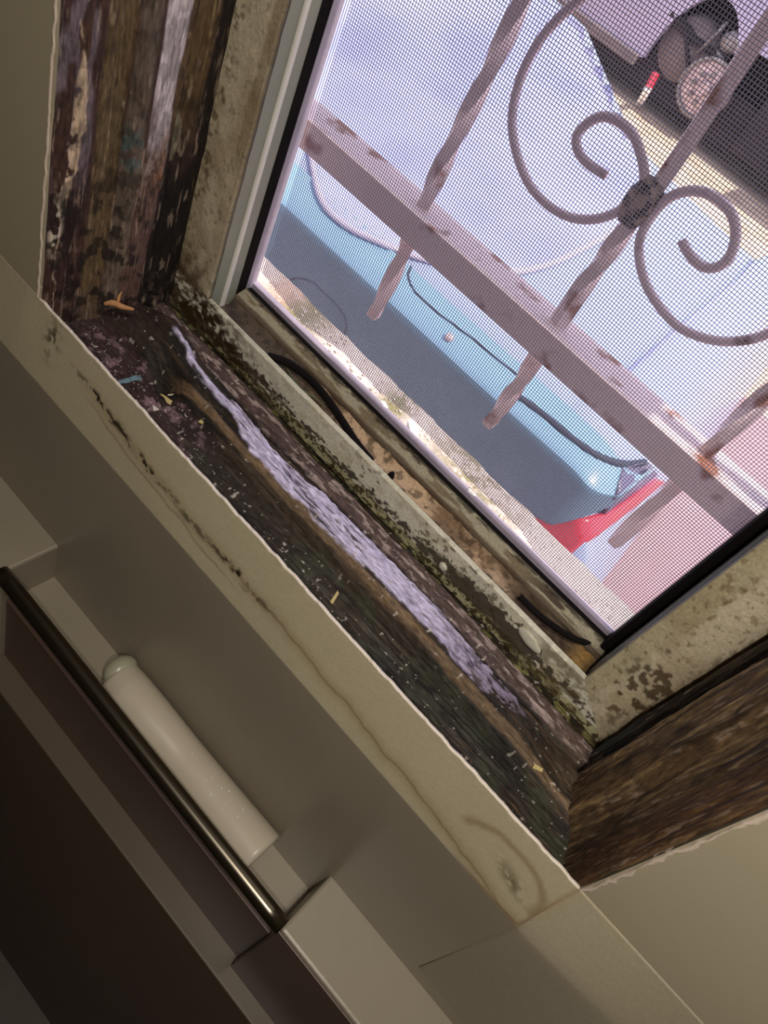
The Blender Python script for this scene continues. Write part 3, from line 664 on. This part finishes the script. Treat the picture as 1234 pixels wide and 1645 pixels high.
chip('paint_chip', (322, 683), [(-1.3, -1.2), (1.4, -1.0), (1.1, 1.3), (-1.0, 1.0)], 0.6, M_wchip, 'tiny square yellowish chip on the sill, right of the bone-shaped chip', 'paint chip', 0.3)
chip('paint_chip', (208, 612), [(-1.6, -6), (1.2, -6.4), (1.8, -1.5), (1.2, 3), (2.6, 5.5), (0.2, 6.6), (-2.6, 5.0), (-1.6, 0.5)], 0.5, M_blue, 'bluish flake of old paint on the left front of the sill', 'paint chip', -0.25)
chip('wood_splinter', (288, 589), [(-2.6, -0.4), (2.6, -0.3), (2.5, 0.45), (-2.5, 0.3)], 0.5, M_wwchip, 'short pale sliver lying across the bare brown wood', 'splinter', 1.2)
chip('wood_splinter', (536, 962), [(-4, -0.9), (3.5, -0.7), (4.5, 0.6), (-3.5, 0.9)], 0.7, M_wchip, 'dull straw-coloured splinter near the chipped edge mid sill', 'splinter', 1.9)
chip('wood_splinter', (862, 1235), [(-2.6, -1.2), (2.5, -1), (2.6, .9), (-2, 1.2)], 0.8, M_wchip, 'stubby tan splinter near the right end of the sill', 'splinter', 0.4)
# pale splinter standing in the rotten hole
x, y, z = [v for v in ray(188, 494) / ray(188, 494)[0] * (-1.385)]; bmp = bmesh.new()
prev = smooth_pts([(-.0055, -.001, .0005), (-.002, .0002, .0016), (.002, .0, .0014), (.007, .0012, .001)], 5)
tube_bm(prev, list(np.interp(np.linspace(0, 1, len(prev)), [0, .3, .7, 1], [.0007, .0016, .0013, .0006])), 7, bmp)
tube_bm([(0, 0, .001), (-.0002, .002, .0045), (.0004, .003, .007)], [.0010, .0008, .0003], 6, bmp)
o = obj('wood_splinter', bmp, M_splint, True); o.location = Vector(W(x, y, z)) + Vector((0, 0, 0)); o.rotation_euler = (0, 0, 0.72); o.scale = (1.25, 1.25, 1.25)
tag(o, 'forked orange-tan splinter in the rotten hole at the left corner', 'splinter', 'wood splinters on the sill')
# crumbs of dust
bm = bmesh.new(); rn = random.Random(9)
for i in range(230):
    x = rn.uniform(-1.46, -0.85) if rn.random() < .55 else rn.uniform(-1.4, 0.4); y = rn.uniform(1.03, 1.17); s_ = rn.uniform(.00012, .00042)
    r = bmesh.ops.create_icosphere(bm, subdivisions=1, radius=s_); c = Vector(W(x, y, sill_z(x, y)))
    for v in r['verts']: v.co = v.co + c
tag(obj('crumbs', bm, M_wwchip), 'pale crumbs of paint scattered on the dark sill', 'crumbs', kind='stuff')
# sealant blobs on the frame
def blob(px, y, sz, label, seed, rz=0.0):
    o = obj('sealant_blob', rock_bm((0, 0, 0), sz, seed, 0.3, 3), M_blob, True); o.location = W(*on_y(px[0], px[1], y)); o.rotation_euler = (0, rz, 0); tag(o, label, 'sealant')
blob((712, 910), YF - 0.004, (.0030, .0014, .0026), 'round milky sealant blob on the mouldy lower frame', 2)
blob((852, 1030), YF - 0.002, (.0085, .0014, .0036), 'smeared whitish sealant on the frame near the right corner', 8, 0.15)
# black plug and dry leaf in the track
o = obj('rubber_scrap', rock_bm((0, 0, 0), (.0021, .0016, .0036), 12, 0.45, 2), M_seal); o.location = W(*on_z(628, 765, -1.435)); tag(o, 'black rubber scrap stuck in the middle of the sandy track', 'scrap')
bm = bmesh.new(); st = [on_z(a, b, -1.438) for a, b in [(455, 578), (470, 608), (487, 628), (508, 640), (524, 655)]]
lf = smooth_pts([W(*p_) for p_ in st], 5); tube_bm(lf, list(np.interp(np.linspace(0, 1, len(lf)), [0, .5, 1], [.0004, .0011, .0004])), 6, bm)
tag(obj('dry_stalk', bm, M_leaf, True), 'dry greenish stalk lying in the dark left part of the track', 'stalk')

# ------------------------------------------------------------------ wrought iron grille outside the screen
YG = 1.915
gr = empty('window_grille', W(-0.5, YG, -1.03), 'rusty pinkish painted iron grille with twisted bars and scrolls outside the screen', 'grille')
def gpart(name, bm, m, smooth=False): return child(gr, name, bm, m, smooth)
gpart('cross_bar', box_bm((-1.64, 1.85, -1.075), (0.75, 1.98, -0.982), 0.0008), M_bar)
gpart('cross_bar', box_bm((-1.64, 1.85, 0.50), (0.75, 1.98, 0.59), 0.0008), M_bar)
for (x0, turns) in ((-1.585, 3), (-1.040, 3.2), (-0.497, 1.6), (0.035, 2.6), (0.575, 2.5)):
    n = 140; zz = np.linspace(-1.40, 0.72, n)
    pts = [W(x0 + 0.004 * math.sin(z * 9), YG, z) for z in zz]
    tw = [max(0.0, min(1.0, (z + 1.40) / 1.2)) * turns * math.pi for z in zz]
    if abs(x0 + 0.497) < .01: tw = [math.pi * turns * (ss(-1.4, -1.1, z) * 0.5 + ss(-0.9, -0.62, z) * 0.5 + ss(0, .4, z)) for z in zz]
    rr = [0.0038 if z > -1.385 else 0.003 for z, t in zip(zz, tw)]
    gpart('twisted_bar' if abs(x0 + 0.497) > .01 else 'upright_bar', tube_bm(pts, rr, sq=True, twist=tw), M_bar)
sc1 = [(985, -60), (958, -25), (931, 0), (897, 30), (864, 70), (837, 124), (823, 188), (830, 245), (850, 295), (880, 329), (917, 349), (954, 352), (988, 342), (1011, 325), (1027, 308), (1035, 285), (1031, 253), (1018, 218), (994, 195), (968, 187), (944, 198), (927, 218), (929, 242), (944, 262), (974, 282)]
sc2 = [(1095, 386), (1108, 409), (1129, 428), (1152, 429), (1172, 413), (1182, 379), (1176, 345), (1152, 319), (1122, 307), (1092, 310), (1066, 325), (1041, 356), (1028, 386), (1028, 419), (1038, 456), (1058, 490), (1088, 523), (1122, 540), (1159, 548), (1200, 546), (1240, 533), (1285, 505), (1330, 455), (1370, 390)]
YS = 1.90
for s_ in (sc1, sc2):
    P_ = smooth_pts([W(*on_y(a, b, YS)) for a, b in s_], 6)
    gpart('scroll', tube_bm(P_, 0.0025, 8), M_scroll, True)
cx, cy, cz = on_y(1028, 326, YG - 0.02)
col_ = rock_bm((0, 0, 0), (.0088, .0070, .0135), 21, 0.34, 3); 
for v in col_.verts: v.co += Vector(W(cx, cy, cz))
gpart('weld_collar', col_, M_collar, True)
# wall bracket at the left end of the lower bar
gpart('wall_bracket', box_bm((-1.72, 1.58, -1.07), (-1.585, 1.99, -0.99), 0.0006), M_bar)

# ------------------------------------------------------------------ outdoors: ground, blue car, second vehicle
ZG = -1.90
tag(obj('ground', box_bm((-9, 1.35 * 0.3, ZG - 0.2), (9, 22, ZG), T=O), M_tan), kind='structure')
bm = prism_bm([(-0.4, 0.6), (3.5, 0.6), (3.5, 4.0), (0.0, 4.5), (-0.4, 4.0)], ZG, ZG + 0.012, T=O, axis='z')
tag(obj('paving', bm, M_pink), kind='structure')
# soft heap of pale plastic sheet/rubble strip beside the ledge is part of the ledge surface

car = empty('car', O(-1.2, 3.0, ZG), 'pale blue car parked close behind the grille, dark bumper towards the window', 'car')
def cpart(name, bm, m, smooth=False): return child(car, name, bm, m, smooth)
def far_y(x): return np.interp(x, [-3.0, -1.85, -1.13, -0.80, -0.45, -0.36, -0.2, -0.1], [4.35, 4.15, 3.62, 3.56, 3.50, 3.52, 4.2, 4.8])
def body_grid():
    nu, nv = 170, 150
    s = np.linspace(0, 1, nu)[:, None]; t = np.linspace(0, 1, nv)[None, :]
    # across: flat top from -3 to the shoulder, rolling down the side to the sill
    xs = np.interp(s, [0, 0.7, 1], [-3.0, -0.36, 0.12])
    yn = 1.965 + 0 * xs; yf = far_y(np.minimum(xs, -0.10))
    Y = yn + (yf - yn) * t
    xb = np.interp(Y, [2.0, 3.4, 4.8], [0.125, 0.035, -0.04])
    X = np.where(xs > -0.36, -0.36 + (xs + 0.36) / 0.48 * (xb + 0.36), xs)
    k = np.clip((X + 0.36) / (xb + 0.36), 0, 1)
    top = -1.811 + 0.26 * Y - 0.035 * ss(2.15, 1.965, Y) + 0.0
    top = top - 0.10 * ss(0.25, 0.0, (yf - Y)) 
    Z = top - (top + 1.75) * k ** 2.3 - 0.012 * np.exp(-((X + 0.37) / 0.03) ** 2)
    Z = Z + 0.10 * ss(-2.2, -3.0, X) * 0
    P = np.stack([X * KO, Y * KO, Z * KO + EYE], -1)
    # rear and front end caps drop to the underside
    def drop(col, dy):
        a = col.copy(); a[:, 1] += dy * KO; a[:, 2] = np.minimum(a[:, 2], EYE + KO * (-1.752)); m = (col + a) / 2; m[:, 1] += dy * 0.3 * KO; return m, a
    m0, a0 = drop(P[:, 0], -0.02); m1, a1 = drop(P[:, -1], 0.02)
    P = np.concatenate([a0[:, None], m0[:, None], P, m1[:, None], a1[:, None]], 1)
    return P
BP = body_grid()
body_me = grid_mesh('body', BP); body = cpart('body_shell', body_me, M_car, True)
nu, nv = BP.shape[:2]
verts = [Vector(v) for v in BP.reshape(-1, 3)]; idx = np.arange(nu * nv).reshape(nu, nv)
faces = [(int(idx[i, j]), int(idx[i + 1, j]), int(idx[i + 1, j + 1]), int(idx[i, j + 1])) for i in range(nu - 1) for j in range(nv - 1)]
bvh = BVHTree.FromPolygons(verts, faces)
cpart('underbody', box_bm((-2.9, 2.02, -1.80), (0.02, 3.25, -1.66), T=O), M_dark)
def hit(px, py, tree=None):
    d = Vector(ray(px, py)).normalized(); r = (tree or bvh).ray_cast(Vector((0, 0, EYE)), d)
    if r[0] is None: return None
    n = r[1]; n = -n if n.dot(d) > 0 else n
    return r[0], n
# dark bumper bar across the rear, wrapping round the right corner
def bumper():
    nx = 120; x = np.concatenate([np.linspace(-3.0, -0.3, 60), np.linspace(-0.28, -0.05, 60)])[:, None]
    k = np.linspace(0, 1, 30)[None, :]
    r_ = ss(-0.30, -0.05, x)
    zt = -1.292 + 0.014 * np.sin((x + 0.05) * 1.1) + 0.035 * (x > -0.3) * 0 - 0.03 * r_ ** 3
    zb = np.interp(x, [-0.3, -0.22, -0.135, -0.08, -0.05], [-1.56, -1.547, -1.515, -1.43, -1.38])
    yb = 1.905 + 0.10 * np.clip((x + 0.16) / 0.11, 0, 1) ** 2.2
    Y = np.interp(k, [0, 0.06, 0.7, 0.78, 0.86, 1.0], [0.05, 0.0, 0.012, 0.03, 0.055, 0.16]) + yb
    Z = np.interp(k, [0, 0.06, 0.70, 0.76, 0.84, 1.0], [0.0, 0.03, 0.92, 0.985, 1.04, 1.20]); Z = zb + (zt - zb) * Z
    X = x + 0 * k
    P = np.stack([X * KO, Y * KO, Z * KO + EYE], -1)
    end = P[-1:].copy(); end[:, :, 1] += 0.20 * KO; end[:, :, 0] += 0.012 * KO; end[:, :, 2] -= 0.01
    return np.concatenate([P, end], 0)
bpm = bumper(); k_ = bpm.shape[1]; cutk = 22
cpart('bumper_face', grid_mesh('bumper', bpm[:, :cutk]), M_bumper, True)
cpart('bumper_top', grid_mesh('bumper_top', bpm[:, cutk - 1:]), M_bumper_lit, True)
fv = BVHTree.FromPolygons([Vector(v) for v in bpm.reshape(-1, 3)], [(i * k_ + j, (i + 1) * k_ + j, (i + 1) * k_ + j + 1, i * k_ + j + 1) for i in range(bpm.shape[0] - 1) for j in range(k_ - 1)])
fp_ = [(v.x, v.y) for v in smooth_pts([(a, b, 0) for a, b in [(448, 470), (460, 455), (475, 447), (500, 452), (520, 470), (545, 495), (555, 512), (556, 530), (548, 548), (530, 570)]], 5)]
hs = [hit(a, b, fv) for a, b in fp_]; cpart('plate_recess_line', tube_bm([h[0] + h[1] * 0.0005 for h in hs if h], 0.0022, 6), M_line, True)
def near(px, py):
    a, b = hit(px, py, fv), hit(px, py)
    if a and b: return a if a[0].y < b[0].y else b
    return a or b
def inlay(name, poly, off, m, step=14, smooth=True):
    """thin panel laid on the car's skin, outline given by its seen corners"""
    pts = [Vector(p) for p in poly]; n0 = len(pts); ed = [(i, (i + 1) % n0) for i in range(n0)]
    xs = [p.x for p in pts]; ys = [p.y for p in pts]
    def inside(x, y):
        c = False
        for i in range(n0):
            a, b = pts[i], pts[(i + 1) % n0]
            if (a.y > y) != (b.y > y) and x < (b.x - a.x) * (y - a.y) / (b.y - a.y) + a.x: c = not c
        return c
    x = min(xs)
    while x < max(xs):
        y = min(ys)
        while y < max(ys):
            if inside(x, y): pts.append(Vector((x, y)))
            y += step
        x += step
    r = delaunay_2d_cdt(pts, ed, [], 1, 1e-4); vs, fs = r[0], r[2]
    bm = bmesh.new(); top = []
    for v in vs:
        h = near(v.x, v.y) if name in ('corner_panel', 'rear_window') else hit(v.x, v.y)
        top.append(None if h is None else (bm.verts.new(h[0] + h[1] * off), bm.verts.new(h[0] - h[1] * 0.004)))
    for f in fs:
        if all(top[i] for i in f):
            bm.faces.new([top[i][0] for i in f]); 
    be = [e for e in bm.edges if len(e.link_faces) == 1]; mp = {t_[0]: t_[1] for t_ in top if t_}
    for e in be:
        a, b = e.verts; bm.faces.new((a, b, mp[b], mp[a]))
    for v in [v for v in bm.verts if not v.link_faces]: bm.verts.remove(v)
    return cpart(name, bm, m, smooth)
rim_px = [(470, 150), (494, 230), (503, 275), (512, 315), (530, 345), (565, 372), (610, 393), (665, 415), (720, 430), (780, 440), (830, 440), (880, 428), (930, 405), (975, 380), (1012, 352), (1035, 315), (1040, 270)]
ri = [(v.x, v.y) for v in smooth_pts([(a, b, 0) for a, b in rim_px], 4)]
inlay('rear_window', ri + [(1010, 190), (975, 90), (945, 40), (900, 20), (700, -90), (560, -160), (440, -60)], 0.011, M_glass, 15)
rimpts = [near(a, b) for a, b in ri]; rimpts = [h[0] + h[1] * 0.008 for h in rimpts if h]
cpart('window_seal', tube_bm(rimpts, 0.0095, 8), M_sealc, True)
def seam(name, pts, r, m=M_line, lift=0.0005):
    q_ = [(v.x, v.y) for v in smooth_pts([(a, b, 0) for a, b in pts], 5)]; hs = [near(a, b) for a, b in q_]; hs = [h[0] + h[1] * lift for h in hs if h]
    cpart(name, tube_bm(hs, r, 6), m, True)
seam('tailgate_gap', [(660, 428), (656, 445), (668, 470), (700, 500), (760, 545), (800, 578), (830, 602)], 0.0032)
seam('tailgate_gap', [(815, 628), (840, 642), (875, 668), (920, 705), (960, 732), (1000, 745), (1035, 742)], 0.010)
inlay('corner_panel', [(1000, 752), (1040, 742), (1056, 762), (985, 818), (968, 832), (985, 800)], 0.003, M_glassd, 10)
seam('shoulder_crease', [(1218, 385), (1212, 415), (1180, 455), (1100, 520), (1000, 605)], 0.007, M_glass, -0.002)
h = hit(722, 543, fv) or hit(722, 543)
bm = tube_bm([h[0] - h[1] * 0.005, h[0] + h[1] * 0.006, h[0] + h[1] * 0.012, h[0] + h[1] * 0.013], [.012, .012, .009, .006], 16); cpart('lock_button', bm, M_rim, True)
# red lamp and pale skirt below the corner
inlay('tail_lamp', [(812, 800), (845, 805), (870, 812), (900, 822), (930, 830), (960, 825), (985, 815), (1020, 792), (1052, 768), (1062, 772), (1010, 815), (960, 853), (905, 896), (860, 880), (820, 840)], 0.014, M_red, 7)
# door mirror at the far right corner
mpx = hit(1200, 372)
if mpx:
    c = mpx[0]; bm = rock_bm((c.x + 0.02, c.y + 0.0, c.z + 0.02), (.055, .03, .028), 3, 0.05, 3); cpart('corner_trim', bm, M_bumper, True)
for (x, y) in ((-0.18, 2.35), (-2.6, 2.35), (-0.22, 3.15), (-2.6, 3.15)):
    bm = bmesh.new(); 
    for (r0, r1, w0) in ((0.16, 0.16, 0.07),):
        pts = [O(x - 0.07, y, ZG + 0.172), O(x - 0.06, y, ZG + 0.172), O(x + 0.06, y, ZG + 0.172), O(x + 0.07, y, ZG + 0.172)]
        tube_bm(pts, [0.12 * KO, 0.17 * KO, 0.17 * KO, 0.12 * KO], 28, bm)
    w = cpart('wheel', bm, M_tyre, True)
    hb = obj('hub_cap', tube_bm([O(x + 0.05, y, ZG + 0.172), O(x + 0.078, y, ZG + 0.172)], [0.10 * KO, 0.08 * KO], 20), M_rim, True)
    hb.parent = w; hb.matrix_parent_inverse = Matrix.Translation(-car.location)

# second vehicle, side on, far behind
YV = 8.0
v2 = empty('car', O(-2.6, YV + 0.9, ZG), 'silver-lilac vehicle with an open front wheel arch, far behind beyond the sandy strip', 'car')
def vpart(name, bm, m, smooth=False): return child(v2, name, bm, m, smooth)
arch = [(-2.50 + 0.40 * math.cos(a), -1.52 + 0.70 * math.sin(a)) for a in np.linspace(math.pi, 0.0, 22)]
poly = [(-5.5, -1.56), (-3.05, -1.56)] + [(-2.93, -1.53)] + arch + [(-2.08, -1.0), (-1.2, -0.95), (-1.0, -0.4), (-1.6, -0.05), (-3.0, 0.15), (-3.6, 0.8), (-5.5, 0.9)]
vpart('side_panel', prism_bm(poly, YV, YV + 0.08, T=O), M_silver)
vpart('far_body', prism_bm([(-5.5, -1.2), (-1.2, -0.85), (-1.0, -0.4), (-1.6, -0.05), (-3.0, 0.15), (-3.6, 0.8), (-5.5, 0.9)], YV + 0.6, YV + 1.9, T=O), M_silver)
vpart('hood', prism_bm([(-3.0, 0.15), (-1.6, -0.05), (-1.0, -0.4), (-1.02, -0.5), (-1.7, -0.15), (-3.0, 0.02)], YV, YV + 1.9, T=O), M_silver)
vpart('rocker_trim', box_bm((-5.5, YV - 0.05, -1.62), (-2.95, YV + 0.05, -1.52), 0.01, T=O), M_liner)
vpart('underbody', box_bm((-5.5, YV + 0.15, -1.75), (-1.6, YV + 1.7, -1.35), T=O), M_dark)
vpart('wheel_well', box_bm((-3.0, YV + 0.35, -1.6), (-1.0, YV + 0.6, -0.75), T=O), M_dark)
bmt = tube_bm([O(-2.62, YV + 0.10, -1.30), O(-2.62, YV + 0.33, -1.30)], [0.26 * KO, 0.30 * KO], 26); vpart('arch_liner', bmt, M_liner, True)
vpart('control_arm', tube_bm([O(-2.9, YV + .05, -1.12), O(-2.6, YV + .1, -1.2), O(-2.15, YV + .1, -1.18)], [.05, .035, .03], 8), M_dark, True)
vpart('strut', tube_bm([O(-2.42, YV + .08, -0.95), O(-2.5, YV + .06, -1.28)], .014, 8), M_metalp, True)
vpart('tie_rod', tube_bm([O(-2.75, YV + .05, -1.12), O(-2.45, YV + .05, -1.42)], .018, 8), M_dark, True)
cs = [Vector(O(-2.30 + 0.05 * math.cos(t), YV + 0.08 + 0.05 * math.sin(t), -0.98 - t * 0.008)) for t in np.linspace(0, 38, 150)]
vpart('coil_spring', tube_bm(cs, .012, 6), M_metalp, True)
vpart('brake_caliper', rock_bm(O(-2.26, YV + .05, -1.05), (.09, .06, .07), 6, .4, 2), M_metalp)
# bright wheel disc
wc = on_y(1128, 143, YV - 0.08)
def disc(r, y0, y1, r2=None): return tube_bm([O(wc[0], y0, wc[2]), O(wc[0], y1, wc[2])], [r2 * KO if r2 else r * KO, r * KO], 32)
wv = vpart('brake_drum', disc(0.235, YV - 0.02, YV + 0.10), M_rim, False)
vpart('drum_rim', tube_bm([Vector(O(wc[0] + 0.235 * math.cos(a), YV - 0.03, wc[2] + 0.235 * math.sin(a))) for a in np.linspace(0, 2 * math.pi, 33)], 0.016, 8, caps=False), M_metalp, True)
for i in range(8):
    a = i * math.pi / 4; vpart('wheel_bolt', tube_bm([O(wc[0] + .12 * math.cos(a), YV - 0.03, wc[2] + .12 * math.sin(a)), O(wc[0] + .12 * math.cos(a), YV - 0.07, wc[2] + .12 * math.sin(a))], .018, 8), M_metalp)
vpart('hub', disc(0.07, YV - 0.11, YV - 0.02, 0.05), M_rim, False)
vpart('tyre', tube_bm([O(-1.0, YV + .25, ZG + .36), O(-1.0, YV + .29, ZG + .36), O(-1.0, YV + .5, ZG + .36), O(-1.0, YV + .54, ZG + .36)][:4], [.2, .28, .28, .2], 26), M_tyre, True)
vpart('bumper_end', box_bm((-0.98, YV - 0.5, -1.52), (-0.55, YV + 1.7, -1.15), 0.03, T=O), M_silver)
vpart('front_underbody', box_bm((-1.7, YV + 0.0, -1.7), (-0.3, YV + 1.7, -1.0), 0.02, T=O), M_dark)
p0 = on_y(1054, 118, 7.6); p1 = on_y(1042, 140, 7.55); p2 = on_z(1026, 168, ZG)
post = empty('marker_post', O(*p2), 'red and white striped post on the sandy ground by the far vehicle', 'post')
child(post, 'red_section', tube_bm([O(*p0), O(*p1)], .028, 10), M_red); child(post, 'white_section', tube_bm([O(*p1), O(*p2)], .028, 10), M_stone)

# ------------------------------------------------------------------ soap niche: steel bar and bottle
yb_, zb_ = 0.757, -2.275
pts = [W(x, yb_, zb_) for x in np.linspace(RX0 - 0.0, RX1 + 0.0, 24)]
o = obj('grab_bar', tube_bm(pts, 0.0053, 24), M_chrome, True); tag(o, 'brushed steel bar across the front of the soap niche', 'bar')
# bottle lying in the niche, base to the right
bt = empty('bottle', W(-0.46, 0.87, ZR), 'white squeeze bottle lying on its side behind the steel bar', 'bottle')
def bottle():
    xs = [-0.80, -0.797, -0.785, -0.76, -0.70, -0.60, -0.42, -0.25, -0.10, -0.045, -0.034, -0.034]
    rz = [0.0, 0.036, 0.056, 0.070, 0.078, 0.080, 0.074, 0.078, 0.084, 0.086, 0.083, 0.0]
    ry = [0.0, 0.036, 0.056, 0.070, 0.078, 0.080, 0.074, 0.078, 0.084, 0.086, 0.083, 0.0]
    t = np.linspace(0, 1, 60); n = len(xs); tt = np.linspace(0, 1, n)
    bm = bmesh.new(); rings = []
    # sample finely but keep the crisp base edge
    X = np.concatenate([np.interp(np.linspace(0, n - 3, 70), np.arange(n), xs), [-0.034, -0.034]]); RZ = np.concatenate([np.interp(np.linspace(0, n - 3, 70), np.arange(n), rz), [0.083, 0.001]]); RY = np.concatenate([np.interp(np.linspace(0, n - 3, 70), np.arange(n), ry), [0.083, 0.001]])
    for i in range(2, 68): RZ[i] = (RZ[i - 1] + RZ[i] * 2 + RZ[i + 1]) / 4; RY[i] = (RY[i - 1] + RY[i] * 2 + RY[i + 1]) / 4
    for x, a, b in zip(X, RY, RZ):
        zc = ZR + 0.005 + 0.086; yc = YB - 0.002 - 0.086 - 0.0
        zc = ZR + 0.004 + max(b, 0.06) ; yc = 0.952 - max(a, 0.06)
        rings.append([bm.verts.new(W(x, yc + max(a, .0005) * math.cos(f), zc + max(b, .0005) * math.sin(f))) for f in np.linspace(0, 2 * math.pi, 33)[:-1]])
    for i in range(len(rings) - 1):
        for k in range(32): bm.faces.new((rings[i][k], rings[i][(k + 1) % 32], rings[i + 1][(k + 1) % 32], rings[i + 1][k]))
    return bm
ob = child(bt, 'bottle_body', bottle(), M_bottle, True)
# hanging tab cap: rounded dome with a slot
cc = W(-0.775, 0.895, ZR + 0.095)
bm = bmesh.new(); r = bmesh.ops.create_uvsphere(bm, u_segments=28, v_segments=16, radius=1)
for v in r['verts']: v.co = Vector((cc[0] + v.co.x * .0088, cc[1] + v.co.y * .0118, cc[2] + v.co.z * .0105))
cp = child(bt, 'cap', bm, M_cap, True); cp['label'] = 'greenish translucent cap with a slot'
me_ = cp.data; ct = BVHTree.FromPolygons([v.co for v in me_.vertices], [tuple(p.vertices) for p in me_.polygons]); hc = hit(201, 1060, ct)
hc = hc[0] if hc else Vector(cc)
bm = bmesh.new(); r = bmesh.ops.create_uvsphere(bm, u_segments=14, v_segments=8, radius=1)
for v in r['verts']: v.co = Vector((hc.x + v.co.x * .0040, hc.y + v.co.y * .0016, hc.z + v.co.z * .0016))
sl = obj('cap_slot', bm, M_capd, True); sl.parent = cp; sl.matrix_parent_inverse = Matrix.Translation(-bt.location)
bm = bmesh.new(); rn = random.Random(3)
bb = BVHTree.FromObject(ob, bpy.context.evaluated_depsgraph_get()) if False else None
me = ob.data; tree = BVHTree.FromPolygons([v.co for v in me.vertices], [tuple(p.vertices) for p in me.polygons])
for (px, py) in [(309, 1210), (330, 1252), (341, 1249), (356, 1266), (368, 1270), (372, 1281), (371, 1302), (382, 1311), (415, 1274), (420, 1280), (362, 1290), (350, 1262), (338, 1276), (390, 1300)]:
    h = hit(px, py, tree)
    if h:
        s_ = rn.uniform(.0004, .0009); r = bmesh.ops.create_icosphere(bm, subdivisions=2, radius=s_)
        for v in r['verts']: v.co = v.co + h[0]
wdp = child(bt, 'water_drops', bm, M_drop, True); wdp['kind'] = 'stuff'
# dark fleck and pale smear on the tub side
